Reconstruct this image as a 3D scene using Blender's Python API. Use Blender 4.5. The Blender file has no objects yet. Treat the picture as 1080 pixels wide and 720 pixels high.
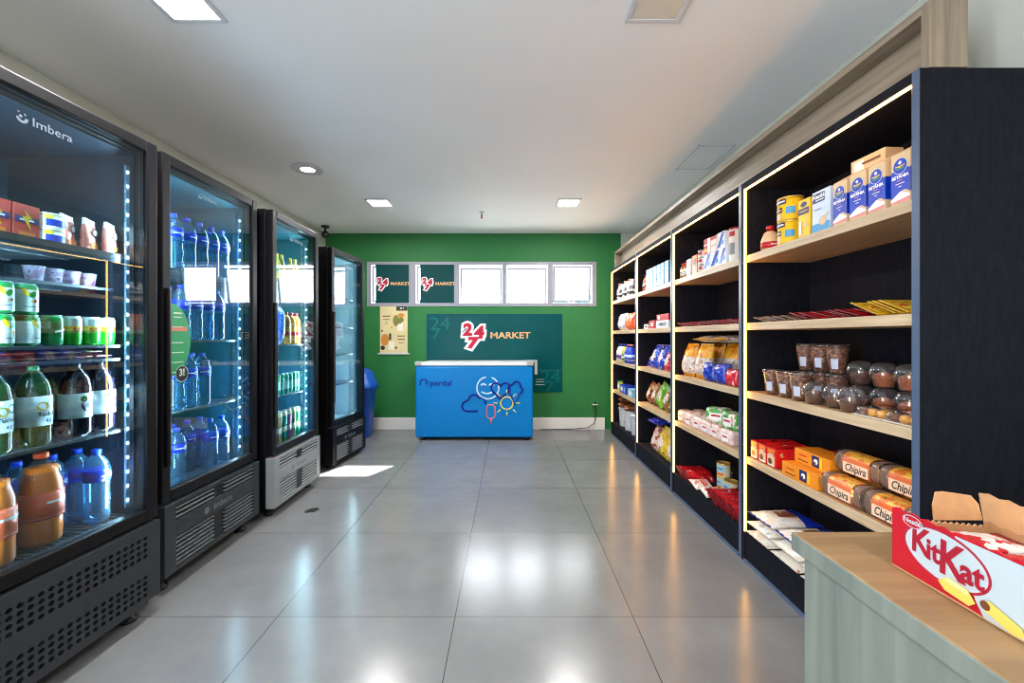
import bpy, bmesh, math, random
from math import pi, sin, cos, sqrt, radians
from mathutils import Vector, Matrix
random.seed(7)
SC = bpy.context.scene
COL = SC.collection

# ---------------------------------------------------------------- camera
F = 440.0; VX, VY = 537.0, 355.0; CH = 1.26
cam_data = bpy.data.cameras.new('camera')
cam = bpy.data.objects.new('camera', cam_data); COL.objects.link(cam)
cam.location = (0, 0, CH); cam.rotation_euler = (pi/2, 0, 0)
cam_data.sensor_width = 36.0; cam_data.lens = F/1080*36
cam_data.shift_x = (540-VX)/1080; cam_data.shift_y = -(360-VY)/1080
cam_data.clip_start = 0.02
SC.camera = cam
SC.view_settings.view_transform = 'Standard'; SC.view_settings.look = 'None'
SC.view_settings.gamma = 1; SC.view_settings.use_curve_mapping = False
SC.view_settings.exposure = 1.36
SC.cycles.use_denoising = True; SC.cycles.filter_width = 1.0
SC.cycles.max_bounces = 10; SC.cycles.transparent_max_bounces = 24
SC.cycles.diffuse_bounces = 4; SC.cycles.glossy_bounces = 4
SC.cycles.sample_clamp_indirect = 6.0
SC.cycles.caustics_reflective = False; SC.cycles.caustics_refractive = False

# ---------------------------------------------------------------- sky, sun, ceiling and door light
world = bpy.data.worlds.new('sky'); SC.world = world; world.use_nodes = True
bg = world.node_tree.nodes['Background']
bg.inputs[0].default_value = (0.88, 0.94, 1.0, 1); bg.inputs[1].default_value = 8.5
sun_d = bpy.data.lights.new('sun', 'SUN'); sun_d.energy = 20; sun_d.angle = 0.009; sun_d.color = (1, .95, .86)
sun = bpy.data.objects.new('sun', sun_d); COL.objects.link(sun)
sun.rotation_euler = Vector((0.58, 1.0, 1.08)).to_track_quat('Z', 'Y').to_euler()
sun.location = (4, 9, 8)
LAMP_W = 14.0            # ceiling lamps
FRIDGE_W = 11.0           # cool strip in each fridge
LED_STRENGTH = 9.5      # warm strips of the shelving

def area(name, loc, direction, sx, sy, energy, color, parent=None, portal=False):
    d = bpy.data.lights.new(name, 'AREA'); d.shape = 'RECTANGLE'; d.size = sx; d.size_y = sy
    d.energy = energy; d.color = color
    if portal: d.cycles.is_portal = True
    o = bpy.data.objects.new(name, d); COL.objects.link(o); o.location = loc
    o.rotation_euler = (-Vector(direction)).to_track_quat('Z', 'Y').to_euler()
    if parent: o.parent = parent
    return o
area('window_portal', (-0.37, 5.9, 1.97), (0, -1, 0), 3.1, 0.62, 1, (1, 1, 1), portal=True)
area('door_portal', (-2.66, -1.30, 1.15), (1, 0, 0), 1.6, 2.2, 1, (1, 1, 1), portal=True)

# ---------------------------------------------------------------- materials
def lin(c):
    out = []
    for v in c[:3]:
        v = v/255.0
        out.append(v/12.92 if v <= .04045 else ((v+.055)/1.055)**2.4)
    return (*out, 1)
MATS = {}
def M(name, c, rough=.5, metal=0, emit=0, spec=.5, var=0.0, vscale=30, stretch=None, bump=0, coat=0):
    if name in MATS: return MATS[name]
    m = bpy.data.materials.new(name); m.use_nodes = True; MATS[name] = m
    nt = m.node_tree; b = nt.nodes['Principled BSDF']
    L = lin(c)
    b.inputs['Base Color'].default_value = L
    b.inputs['Roughness'].default_value = rough; b.inputs['Metallic'].default_value = metal
    b.inputs['Specular IOR Level'].default_value = spec
    if coat: b.inputs['Coat Weight'].default_value = coat; b.inputs['Coat Roughness'].default_value = .08
    if emit:
        b.inputs['Emission Color'].default_value = L; b.inputs['Emission Strength'].default_value = emit
    if var or bump:
        tc = nt.nodes.new('ShaderNodeTexCoord'); mp = nt.nodes.new('ShaderNodeMapping')
        nt.links.new(tc.outputs['Object'], mp.inputs[0])
        if stretch: mp.inputs['Scale'].default_value = stretch
        nz = nt.nodes.new('ShaderNodeTexNoise'); nz.inputs['Scale'].default_value = vscale; nz.inputs['Detail'].default_value = 6
        nt.links.new(mp.outputs[0], nz.inputs['Vector'])
        if var:
            rp = nt.nodes.new('ShaderNodeValToRGB')
            rp.color_ramp.elements[0].position = .3; rp.color_ramp.elements[1].position = .72
            rp.color_ramp.elements[0].color = tuple(max(0, v*(1-var)) for v in L[:3])+(1,)
            rp.color_ramp.elements[1].color = tuple(min(1, v*(1+var)) for v in L[:3])+(1,)
            nt.links.new(nz.outputs['Fac'], rp.inputs[0]); nt.links.new(rp.outputs[0], b.inputs['Base Color'])
        if bump:
            bp = nt.nodes.new('ShaderNodeBump'); bp.inputs['Strength'].default_value = bump; bp.inputs['Distance'].default_value = .004
            nt.links.new(nz.outputs['Fac'], bp.inputs['Height']); nt.links.new(bp.outputs[0], b.inputs['Normal'])
    return m

def PRINT(name, cols, scale=28, rough=.3, bump=.35):
    """foil or plastic film with a printed pattern of several colours"""
    if name in MATS: return MATS[name]
    m = bpy.data.materials.new(name); m.use_nodes = True; MATS[name] = m
    nt = m.node_tree; b = nt.nodes['Principled BSDF']; b.inputs['Roughness'].default_value = rough
    tc = nt.nodes.new('ShaderNodeTexCoord'); oi = nt.nodes.new('ShaderNodeObjectInfo')
    ad = nt.nodes.new('ShaderNodeVectorMath'); ad.operation = 'ADD'
    mu = nt.nodes.new('ShaderNodeMath'); mu.operation = 'MULTIPLY'; mu.inputs[1].default_value = 3.0
    nt.links.new(oi.outputs['Random'], mu.inputs[0])
    nt.links.new(tc.outputs['Object'], ad.inputs[0]); nt.links.new(mu.outputs[0], ad.inputs[1])
    nz = nt.nodes.new('ShaderNodeTexNoise'); nz.inputs['Scale'].default_value = scale; nz.inputs['Detail'].default_value = 3
    nt.links.new(ad.outputs[0], nz.inputs['Vector'])
    rp = nt.nodes.new('ShaderNodeValToRGB'); rp.color_ramp.interpolation = 'CONSTANT'
    n = len(cols); e = rp.color_ramp.elements
    while len(e) < n: e.new(.5)
    for i, c in enumerate(cols):
        e[i].position = 0 if i == 0 else .36+.30*(i-1)/max(1, n-2) if n > 2 else .5
        e[i].color = lin(c)
    nt.links.new(nz.outputs['Fac'], rp.inputs[0]); nt.links.new(rp.outputs[0], b.inputs['Base Color'])
    n2 = nt.nodes.new('ShaderNodeTexNoise'); n2.inputs['Scale'].default_value = 45
    bp = nt.nodes.new('ShaderNodeBump'); bp.inputs['Strength'].default_value = bump; bp.inputs['Distance'].default_value = .006
    nt.links.new(tc.outputs['Object'], n2.inputs['Vector']); nt.links.new(n2.outputs['Fac'], bp.inputs['Height']); nt.links.new(bp.outputs[0], b.inputs['Normal'])
    return m

def GLASS(name, tint=(255, 255, 255), refl=1.0, rough=0.0, opac=0.0, oc=(255, 255, 255), ior=1.5):
    """thin clear sheet: see-through with a Fresnel reflection and, if wanted, a little film colour"""
    if name in MATS: return MATS[name]
    m = bpy.data.materials.new(name); m.use_nodes = True; MATS[name] = m
    nt = m.node_tree; nt.nodes.remove(nt.nodes['Principled BSDF'])
    out = nt.nodes['Material Output']
    tr = nt.nodes.new('ShaderNodeBsdfTransparent'); tr.inputs[0].default_value = lin(tint)
    gl = nt.nodes.new('ShaderNodeBsdfGlossy'); gl.inputs['Roughness'].default_value = rough
    fr = nt.nodes.new('ShaderNodeFresnel'); ge = nt.nodes.new('ShaderNodeNewGeometry'); mr = nt.nodes.new('ShaderNodeMapRange')
    mr.inputs['To Min'].default_value = ior; mr.inputs['To Max'].default_value = 1/ior      # same reflection on both faces of the sheet
    nt.links.new(ge.outputs['Backfacing'], mr.inputs['Value']); nt.links.new(mr.outputs['Result'], fr.inputs[0])
    last = tr
    if opac:
        df = nt.nodes.new('ShaderNodeBsdfDiffuse'); df.inputs[0].default_value = lin(oc)
        mx0 = nt.nodes.new('ShaderNodeMixShader'); mx0.inputs[0].default_value = opac
        nt.links.new(tr.outputs[0], mx0.inputs[1]); nt.links.new(df.outputs[0], mx0.inputs[2]); last = mx0
    mul = nt.nodes.new('ShaderNodeMath'); mul.operation = 'MULTIPLY'; mul.inputs[1].default_value = refl; mul.use_clamp = True
    nt.links.new(fr.outputs[0], mul.inputs[0])
    mx = nt.nodes.new('ShaderNodeMixShader')
    nt.links.new(mul.outputs[0], mx.inputs[0]); nt.links.new(last.outputs[0], mx.inputs[1]); nt.links.new(gl.outputs[0], mx.inputs[2])
    nt.links.new(mx.outputs[0], out.inputs[0])
    return m

def floor_material():
    m = bpy.data.materials.new('floor_tile'); m.use_nodes = True; nt = m.node_tree; b = nt.nodes['Principled BSDF']
    N = nt.nodes.new; Lk = nt.links.new
    g = N('ShaderNodeNewGeometry'); sp = N('ShaderNodeSeparateXYZ'); Lk(g.outputs['Position'], sp.inputs[0])
    def mth(op, a, bb=None):
        n = N('ShaderNodeMath'); n.operation = op
        for i, v in enumerate((a, bb)):
            if v is None: continue
            if isinstance(v, (int, float)): n.inputs[i].default_value = v
            else: Lk(v, n.inputs[i])
        return n.outputs[0]
    ux = mth('DIVIDE', mth('ADD', sp.outputs[0], .243+8), .80); uy = mth('DIVIDE', mth('ADD', sp.outputs[1], -1.879+8), .80)
    def edge(u):
        f = mth('FRACT', u); return mth('MINIMUM', f, mth('SUBTRACT', 1.0, f))
    line = mth('LESS_THAN', mth('MINIMUM', edge(ux), edge(uy)), .0024)
    cb = N('ShaderNodeCombineXYZ'); Lk(mth('FLOOR', ux), cb.inputs[0]); Lk(mth('FLOOR', uy), cb.inputs[1])
    wn = N('ShaderNodeTexWhiteNoise'); Lk(cb.outputs[0], wn.inputs['Vector'])
    nz = N('ShaderNodeTexNoise'); nz.inputs['Scale'].default_value = 3.5; nz.inputs['Detail'].default_value = 10; nz.inputs['Roughness'].default_value = .65
    Lk(g.outputs['Position'], nz.inputs['Vector'])
    rp = N('ShaderNodeValToRGB'); rp.color_ramp.elements[0].position = .2; rp.color_ramp.elements[1].position = .8
    rp.color_ramp.elements[0].color = lin((110, 112, 114)); rp.color_ramp.elements[1].color = lin((130, 131, 132))
    Lk(nz.outputs['Fac'], rp.inputs[0])
    hs = N('ShaderNodeHueSaturation'); Lk(rp.outputs[0], hs.inputs['Color'])
    Lk(mth('ADD', mth('MULTIPLY', wn.outputs['Value'], .10), .95), hs.inputs['Value'])
    mx = N('ShaderNodeMix'); mx.data_type = 'RGBA'; Lk(line, mx.inputs['Factor']); Lk(hs.outputs[0], mx.inputs[6]); mx.inputs[7].default_value = lin((52, 50, 50))
    Lk(mx.outputs[2], b.inputs['Base Color'])
    rr = mth('ADD', mth('MULTIPLY', nz.outputs['Fac'], .04), .19); Lk(rr, b.inputs['Roughness'])
    b.inputs['Specular IOR Level'].default_value = .5
    return m

def wood_material(name, c0, c1, axis='Y', scale=1.0, rough=.45):
    m = bpy.data.materials.new(name); m.use_nodes = True; MATS[name] = m; nt = m.node_tree; b = nt.nodes['Principled BSDF']
    tc = nt.nodes.new('ShaderNodeTexCoord'); mp = nt.nodes.new('ShaderNodeMapping')
    s = {'X': (1.2, 22, 22), 'Y': (22, 1.2, 22), 'Z': (22, 22, 1.2)}[axis]
    mp.inputs['Scale'].default_value = tuple(v*scale for v in s)
    nt.links.new(tc.outputs['Object'], mp.inputs[0])
    nz = nt.nodes.new('ShaderNodeTexNoise'); nz.inputs['Scale'].default_value = 2.2; nz.inputs['Detail'].default_value = 8; nz.inputs['Distortion'].default_value = .6
    nt.links.new(mp.outputs[0], nz.inputs['Vector'])
    rp = nt.nodes.new('ShaderNodeValToRGB'); rp.color_ramp.elements[0].position = .3; rp.color_ramp.elements[1].position = .68
    rp.color_ramp.elements[0].color = lin(c0); rp.color_ramp.elements[1].color = lin(c1)
    nt.links.new(nz.outputs['Fac'], rp.inputs[0]); nt.links.new(rp.outputs[0], b.inputs['Base Color'])
    b.inputs['Roughness'].default_value = rough
    return m

# ---------------------------------------------------------------- mesh building
TXT = {}
def text_geo(s, size, off=0.0, sx=1.0):
    k = (s, size, off, sx)
    if k in TXT: return TXT[k]
    cu = bpy.data.curves.new('lettering', 'FONT'); cu.body = s; cu.size = size; cu.align_x = 'CENTER'; cu.align_y = 'CENTER'
    cu.offset = off; cu.resolution_u = 3; cu.fill_mode = 'FRONT'
    o = bpy.data.objects.new('lettering', cu); COL.objects.link(o)
    dg = bpy.context.evaluated_depsgraph_get(); me = bpy.data.meshes.new_from_object(o.evaluated_get(dg))
    r = ([(v.co.x*sx, v.co.y) for v in me.vertices], [tuple(p.vertices) for p in me.polygons])
    bpy.data.objects.remove(o); bpy.data.curves.remove(cu); bpy.data.meshes.remove(me)
    TXT[k] = r
    return r

LEGIBLE = {'Imbera', 'MARKET', '2', '4', '7', '24', '24 7', 'pardal', 'BETÂNIA', 'Nestlé', 'K', 'it', 'at', 'Chipira', '3!', 'Tuchaua', 'UVA', 'Schin', '4.0', '10'}
class MB:
    """collects shapes for ONE mesh; m is a material"""
    def __init__(s): s.v = []; s.f = []; s.mi = []; s.sm = []; s.mats = []
    def mat(s, m):
        if m not in s.mats: s.mats.append(m)
        return s.mats.index(m)
    def face(s, idx, m, smooth=False): s.f.append(idx); s.mi.append(s.mat(m)); s.sm.append(smooth)
    def box(s, x0, x1, y0, y1, z0, z1, m, mtop=None, mfront=None):
        b = len(s.v)
        s.v += [(x0, y0, z0), (x1, y0, z0), (x1, y1, z0), (x0, y1, z0), (x0, y0, z1), (x1, y0, z1), (x1, y1, z1), (x0, y1, z1)]
        for q, mm in (((3, 2, 1, 0), m), ((4, 5, 6, 7), mtop or m), ((0, 1, 5, 4), mfront or m), ((1, 2, 6, 5), m), ((2, 3, 7, 6), m), ((3, 0, 4, 7), m)):
            s.face([b+i for i in q], mm)
        return s
    def poly(s, pts, m): b = len(s.v); s.v += list(pts); s.face(list(range(b, b+len(pts))), m); return s
    def prism(s, pts, d, m):
        """pts: closed 3-D outline, d: extrusion vector"""
        b = len(s.v); n = len(pts); s.v += [tuple(p) for p in pts]; s.v += [(p[0]+d[0], p[1]+d[1], p[2]+d[2]) for p in pts]
        s.face(list(range(b+n-1, b-1, -1)), m); s.face(list(range(b+n, b+2*n)), m)
        for i in range(n):
            j = (i+1) % n; s.face([b+i, b+j, b+n+j, b+n+i], m)
        return s
    def lathe(s, prof, m, seg=20, c=(0, 0, 0), mats=None, squash=1.0):
        b = len(s.v); n = len(prof)
        for r, z in prof:
            for k in range(seg):
                a = 2*pi*k/seg; s.v.append((c[0]+r*cos(a), c[1]+r*sin(a)*squash, c[2]+z))
        for i in range(n-1):
            mm = mats[i] if mats else m
            for k in range(seg):
                k2 = (k+1) % seg; s.face([b+i*seg+k, b+i*seg+k2, b+(i+1)*seg+k2, b+(i+1)*seg+k], mm, True)
        if prof[0][0] > 1e-5: s.face([b+k for k in range(seg-1, -1, -1)], mats[0] if mats else m)
        if prof[-1][0] > 1e-5: s.face([b+(n-1)*seg+k for k in range(seg)], mats[-1] if mats else m)
        return s
    def tube(s, pts, r, m, seg=8, flat=None, closed=False):
        pts = [Vector(p) for p in pts]; n = len(pts); b = len(s.v)
        up0 = None
        for i, p in enumerate(pts):
            if closed: t = pts[(i+1) % n]-pts[i-1]
            else: t = pts[min(i+1, n-1)]-pts[max(i-1, 0)]
            t.normalize()
            if up0 is None: up0 = Vector((0, 1, 0)) if abs(t.y) < .9 else Vector((1, 0, 0))
            a = (up0-t*up0.dot(t)).normalized(); bb = t.cross(a); up0 = a
            for k in range(seg):
                an = 2*pi*k/seg; s.v.append(tuple(p+a*(cos(an)*(flat or r))+bb*(sin(an)*r)))
        for i in range(n if closed else n-1):
            j = (i+1) % n
            for k in range(seg):
                k2 = (k+1) % seg; s.face([b+i*seg+k, b+i*seg+k2, b+j*seg+k2, b+j*seg+k], m, True)
        if not closed:
            s.face([b+k for k in range(seg-1, -1, -1)], m); s.face([b+(n-1)*seg+k for k in range(seg)], m)
        return s
    def text(s, t, cx, cz, size, m, y=0.0, off=0.0, sx=1.0, wrap=None, lean=0.0, tilt=0.0):
        """standing text facing -y"""
        if t not in LEGIBLE:        # print too small to read in the photograph: a plain line of it
            w = .52*size*len(t)*sx; h = size*.30; n = 6 if wrap else 1
            for k in range(n):
                q = []
                for x, z in ((-w/2+w*k/n, -h/2), (-w/2+w*(k+1)/n, -h/2), (-w/2+w*(k+1)/n, h/2), (-w/2+w*k/n, h/2)):
                    if tilt: x, z = x*cos(tilt)-z*sin(tilt), x*sin(tilt)+z*cos(tilt)
                    x += cx; q.append((wrap*sin(x/wrap), -wrap*cos(x/wrap), z+cz) if wrap else (x, y, z+cz))
                s.poly(q, m)
            return s
        vs, fs = text_geo(t, size, off, sx); b = len(s.v)
        for (x, z) in vs:
            x += z*lean
            if tilt: x, z = x*cos(tilt)-z*sin(tilt), x*sin(tilt)+z*cos(tilt)
            x += cx; zz = z+cz
            if wrap: s.v.append((wrap*sin(x/wrap), -wrap*cos(x/wrap), zz))
            else: s.v.append((x, y, zz))
        for f in fs: s.face([b+i for i in f], m)
        return s
    def rect(s, cx, cz, w, h, m, y=0.0):
        return s.poly([(cx-w/2, y, cz-h/2), (cx+w/2, y, cz-h/2), (cx+w/2, y, cz+h/2), (cx-w/2, y, cz+h/2)], m)
    def disc(s, cx, cz, r, m, y=0.0, n=24, rz=None):
        return s.poly([(cx+r*cos(2*pi*k/n), y, cz+(rz or r)*sin(2*pi*k/n)) for k in range(n)], m)
    def ring(s, cx, cz, r, w, m, y=0.0, a0=0, a1=2*pi, n=24, rz=None):
        k_ = (rz or r)/r
        for k in range(n):
            t0 = a0+(a1-a0)*k/n; t1 = a0+(a1-a0)*(k+1)/n
            s.poly([(cx+(r-w)*cos(t0), y, cz+(r-w)*sin(t0)*k_), (cx+r*cos(t0), y, cz+r*sin(t0)*k_), (cx+r*cos(t1), y, cz+r*sin(t1)*k_), (cx+(r-w)*cos(t1), y, cz+(r-w)*sin(t1)*k_)], m)
        return s
    def pillow(s, w, h, t, fm, nx=10, nz=12, seed=0, wr=.006, crimp=.10, flat=False, power=2.4, bottom_heavy=0.0):
        """film bag: width x, height z, thickness y, base at z=0 (or lying, base at z=0, when flat); fm(u,v,side) gives the material"""
        rd = random.Random(seed); b = len(s.v)
        def th(u, v):
            if abs(v) > 1-crimp: return .002
            vv = v/(1-crimp)
            return .002+t/2*max(0, 1-abs(u)**power)**.6*max(0, 1-abs(vv)**(power+.6))**.55*(1-bottom_heavy*vv*.5)
        def put(x, y, z):
            if flat: s.v.append((x, z-h/2, t/2+.001+y))
            else: s.v.append((x, y, z))
        for side in (-1, 1):
            for j in range(nz+1):
                v = -1+2*j/nz
                for i in range(nx+1):
                    u = -1+2*i/nx; T = th(u, v)
                    pinch = 1-.07*(1-abs(v)**2)-(.02 if abs(v) > 1-crimp else 0)
                    n = rd.uniform(-wr, wr)*(1 if abs(u) < .98 and abs(v) < 1-crimp else .15)
                    zig = .004*(1 if i % 2 else -1)*(1 if j in (0, nz) else 0)
                    y = side*T+n
                    if flat: y = max(y, -t/2)
                    put(u*w/2*pinch, y, (v+1)*h/2+zig*(1 if j else -1 if not flat else 1)*(0 if (j == 0 and not flat) else 1))
        k = (nx+1)*(nz+1)
        for sd in (0, 1):
            for j in range(nz):
                for i in range(nx):
                    a = b+sd*k+j*(nx+1)+i; q = [a, a+1, a+nx+2, a+nx+1]
                    if sd: q = q[::-1]
                    s.face(q, fm(-1+2*(i+.5)/nx, -1+2*(j+.5)/nz, sd), True)
        for j in range(nz):
            for i in (0, nx):
                a = b+j*(nx+1)+i; q = [a, a+nx+1, a+k+nx+1, a+k]
                s.face(q if i == 0 else q[::-1], fm(-1 if i == 0 else 1, -1+2*(j+.5)/nz, 0), True)
        return s
    def build(s, name, parent=None, bev=0.0, segs=2):
        me = bpy.data.meshes.new(name); me.from_pydata(s.v, [], s.f)
        for m in s.mats: me.materials.append(m)
        me.polygons.foreach_set('material_index', s.mi); me.polygons.foreach_set('use_smooth', s.sm); me.update()
        o = bpy.data.objects.new(name, me); COL.objects.link(o)
        if parent: o.parent = parent
        if bev:
            md = o.modifiers.new('bevel', 'BEVEL'); md.width = bev; md.segments = segs; md.limit_method = 'ANGLE'; md.angle_limit = radians(40)
        return o

def thing(name, label, cat, loc=(0, 0, 0), rotz=0, group=None):
    o = bpy.data.objects.new(name, None); COL.objects.link(o); o.empty_display_size = .05
    o.location = loc; o.rotation_euler = (0, 0, rotz); o['label'] = label; o['category'] = cat
    if group: o['group'] = group
    return o
def tag(o, label, cat, group=None):
    o['label'] = label; o['category'] = cat
    if group: o['group'] = group
    return o
def struct(o, label=None):
    o['kind'] = 'structure'
    if label: o['label'] = label
    return o
def children_of(o): return [c for c in o.children]
def dup(root, loc, rot, label=None, group=None):
    r = root.copy(); COL.objects.link(r); r.location = loc
    r.rotation_euler = rot if isinstance(rot, tuple) else (0, 0, rot)
    if label: r['label'] = label
    if group: r['group'] = group
    for ch in children_of(root):
        c = ch.copy(); COL.objects.link(c); c.parent = r
        for g in children_of(ch):
            d = g.copy(); COL.objects.link(d); d.parent = c
    return r
def settle(root, z):
    """lift or lower a leaning thing so that its lowest point rests at z"""
    rot = root.rotation_euler.to_matrix(); lo = 9
    for c in root.children:
        if c.type == 'MESH':
            for v in c.data.vertices: lo = min(lo, (rot @ (v.co+c.location)).z)
    root.location.z = z-lo+.0008
def place(root, spots, labels, group=None):
    """first spot moves the thing itself, the others are copies; spot = (x, y, z, rot)"""
    for i, (x, y, z, r) in enumerate(spots):
        lb = labels[i]
        if i == 0:
            root.location = (x, y, z); root.rotation_euler = r if isinstance(r, tuple) else (0, 0, r); root['label'] = lb
            if group: root['group'] = group
        else: o = dup(root, (x, y, z), r, lb, group)
        if isinstance(r, tuple): settle(root if i == 0 else o, z)
    return root
ORD = 'first second third fourth fifth sixth seventh eighth ninth tenth eleventh twelfth thirteenth fourteenth fifteenth'.split()
def P(x, y, D): return ((x-VX)/F*D, D, CH-(y-VY)/F*D)
RF = -pi/2      # front towards the room, things on the right-hand shelving
LF = pi/2       # front towards the room, things in the left-hand fridges

white = M('white_paint', (232, 230, 226), .55); black = M('black_plastic', (20, 21, 24), .42)

# ================================================================ room shell
WL, WR, WB, WF, ZC = -2.50, 1.72, 5.68, -2.30, 2.667
green = M('green_wall_paint', (32, 116, 56), .6, var=.06, vscale=3)
wallw = M('pale_wall_paint', (194, 197, 188), .6, var=.02, vscale=2)
ceilm = M('ceiling_paint', (240, 240, 242), .7, var=.015, vscale=1.5)
alu = M('white_aluminium', (206, 208, 216), .4)
sashm = M('window_frame_grey', (150, 152, 164), .45)
struct(MB().box(WL-.2, WR+.2, WF-.2, WB+.2, -.1, 0, floor_material()).build('floor'))
struct(MB().box(WL-.2, WR+.2, WF-.2, WB+.2, ZC, ZC+.1, ceilm).build('ceiling'))
ly0, ly1, lz1 = -2.1, -.5, 2.25          # glazed doorway added unseen for daylight in the left wall, behind the photographer
w = MB(); w.box(WL-.15, WL, WF-.2, ly0, 0, ZC, wallw); w.box(WL-.15, WL, ly1, WB+.2, 0, ZC, wallw); w.box(WL-.15, WL, ly0, ly1, lz1, ZC, wallw)
struct(w.build('wall_left'))
struct(MB().box(WR, WR+.15, WF-.2, WB+.2, 0, ZC, wallw).build('wall_right'))
# green back wall with the opening of the window band
wx0, wx1, wz0, wz1 = -1.936, 1.188, 1.673, 2.280
w = MB()
w.box(WL, wx0, WB, WB+.2, 0, ZC, green); w.box(wx1, 1.52, WB, WB+.2, 0, ZC, green)
w.box(wx0, wx1, WB, WB+.2, 0, wz0, green); w.box(wx0, wx1, WB, WB+.2, wz1, ZC, green)
struct(w.build('wall_back'))
struct(MB().box(1.52, WR, WB-.004, WB+.2, 0, ZC, wallw).build('wall_back_right'))
struct(MB().box(WL-.2, WR+.2, WF-.15, WF, 0, ZC, wallw).build('wall_front'))
dg = MB()
for y in (ly0, (ly0+ly1)/2-.03, ly1-.06): dg.box(WL-.10, WL-.04, y, y+.06, 0, lz1, alu)
dg.box(WL-.10, WL-.04, ly0, ly1, lz1-.06, lz1, alu); dg.box(WL-.10, WL-.04, ly0, ly1, 0, .06, alu)
door = struct(dg.build('added_door', bev=.004))
struct(MB().box(WL-.072, WL-.066, ly0+.06, ly1-.06, .06, lz1-.06, GLASS('window_glass')).build('door_glass', door))
struct(MB().box(-2.0, 1.30, WB-.016, WB, 0, .163, white).build('baseboard_back', bev=.004))
struct(MB().box(WL, WL+.015, 4.75, WB, 0, .163, white).build('baseboard_left', bev=.004))

# five top-hung windows in the band
panes = [(391.5, 431.5), (438.5, 479), (484.5, 529.5), (534.5, 577.5), (583.5, 624.5)]
pxw = lambda x: (x-VX)/F*WB
edges = [wx0]+[(pxw(panes[i][1])+pxw(panes[i+1][0]))/2 for i in range(4)]+[wx1]
wg = GLASS('window_glass')
for i, (a, b_) in enumerate(panes):
    x0, x1 = edges[i], edges[i+1]; p0, p1 = pxw(a), pxw(b_); z0, z1 = wz0+.045, wz1-.04
    f = MB()
    f.box(x0, p0, WB-.012, WB+.06, wz0, wz1, sashm); f.box(p1, x1, WB-.012, WB+.06, wz0, wz1, sashm)
    f.box(p0, p1, WB-.012, WB+.06, wz0, z0, sashm); f.box(p0, p1, WB-.012, WB+.06, z1, wz1, sashm)
    wn = struct(f.build('window_%d' % (i+1), bev=.003))
    # sash, hinged at the top and standing open towards the outside
    tilt = [.0, .0, .16, .16, .12][i]
    s_ = MB(); g_ = MB(); sh = z1-z0-.02; sw = p1-p0-.012; fr = .026
    for (u0, u1, v0, v1) in ((-sw/2, sw/2, -fr, 0), (-sw/2, sw/2, -sh, -sh+fr), (-sw/2, -sw/2+fr, -sh+fr, -fr), (sw/2-fr, sw/2, -sh+fr, -fr)):
        s_.box(u0, u1, 0, .025, v0, v1, sashm)
    g_.box(-sw/2+fr, sw/2-fr, .010, .014, -sh+fr, -fr, wg)
    s_.box(-.05, .05, -.02, 0, -sh+.004, -sh+.02, sashm)          # catch
    s_.box(-.006, .006, -.012, 0, -sh+.02, -sh+.07, sashm)
    so = struct(s_.build('window_sash', wn, bev=.002)); so.location = ((p0+p1)/2, WB+.03, z1-.008-(.03 if i in (2, 3) else 0)); so.rotation_euler = (tilt, 0, 0)
    go = struct(g_.build('window_pane', so))

# canopy added outside, unseen, to shade the right-hand panes from the sun
cn = MB(); cn.prism([(-.06, WB+.2, 2.75), (1.9, WB+.2, 2.75), (1.9, WB+1.5, 2.75), (.70, WB+1.5, 2.75)], (0, 0, .06), wallw)
cnp = cn.build('added_sunblocker'); tag(cnp, 'pale flat canopy added unseen outside above the right-hand window panes', 'sunblocker'); cnp['kind'] = 'structure'

struct(MB().box(-12, 16, WB+.2, 40, -.1, 0, M('outdoor_paving', (150, 150, 146), .8)).build('ground_outside'))
leafm = M('distant_leaves', (64, 104, 112), .7, var=.2, vscale=3); barkm = M('distant_bark', (90, 90, 90), .8)
def outdoor_tree(x, y, h, r, label, seed):
    t = thing('outdoor_tree', label, 'tree', (x, y, 0), 0, 'pale trees outside the window'); rd = random.Random(seed)
    MB().lathe([(.09, 0), (.06, h*.75), (.02, h*.9)], barkm, 8).build('trunk', t)
    m_ = MB()
    for k in range(9):
        a = rd.uniform(0, 2*pi); q_ = rd.uniform(0, r*.8); c = (q_*cos(a), q_*sin(a), h-rd.uniform(.1, r*1.1)); rr = rd.uniform(.3, .5)*r
        m_.lathe([(rr*sin(pi*i/6)+.001*(i in (0, 6)), -rr*cos(pi*i/6)) for i in range(7)], leafm, 10, c)
    m_.build('crown', t)
outdoor_tree(1.75, 14, 2.7, .29, 'pale hazy tree outside the right-hand window pane, left one', 1)
outdoor_tree(2.6, 14.5, 2.75, .30, 'pale hazy tree outside the right-hand window pane, right one', 2)

# hardware on the ceiling
lampm = M('lamp_diffuser', (255, 250, 240), .4, emit=9.0)
lampoff = M('lamp_diffuser_unlit', (214, 208, 196), .4)
def ceiling_lamp(x, y, lit, label, s=.20):
    t = thing('ceiling_lamp', label, 'ceiling light', (x, y, ZC), 0, 'square recessed ceiling lamps')
    f = MB(); h = s/2+.022; k = s/2
    for q in ((-h, h, -h, -k), (-h, h, k, h), (-h, -k, -k, k), (k, h, -k, k)): f.box(q[0], q[1], q[2], q[3], -.010, 0, alu)
    f.build('lamp_frame', t, bev=.002)
    MB().box(-k, k, -k, k, -.006, -.001, lampm if lit else lampoff).build('diffuser', t)
    if lit: area('lamp_light', (0, 0, -.012), (0, 0, -1), s, s, LAMP_W, (1, .98, .97), t)
    return t
ceiling_lamp(-1.375, 1.74, True, 'lit square ceiling lamp above the first black fridge')
ceiling_lamp(.635, 1.74, False, 'unlit square ceiling lamp near the shelving end panel')
ceiling_lamp(-1.36, 4.375, True, 'lit square ceiling lamp near the green wall, on the fridge side')
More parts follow.
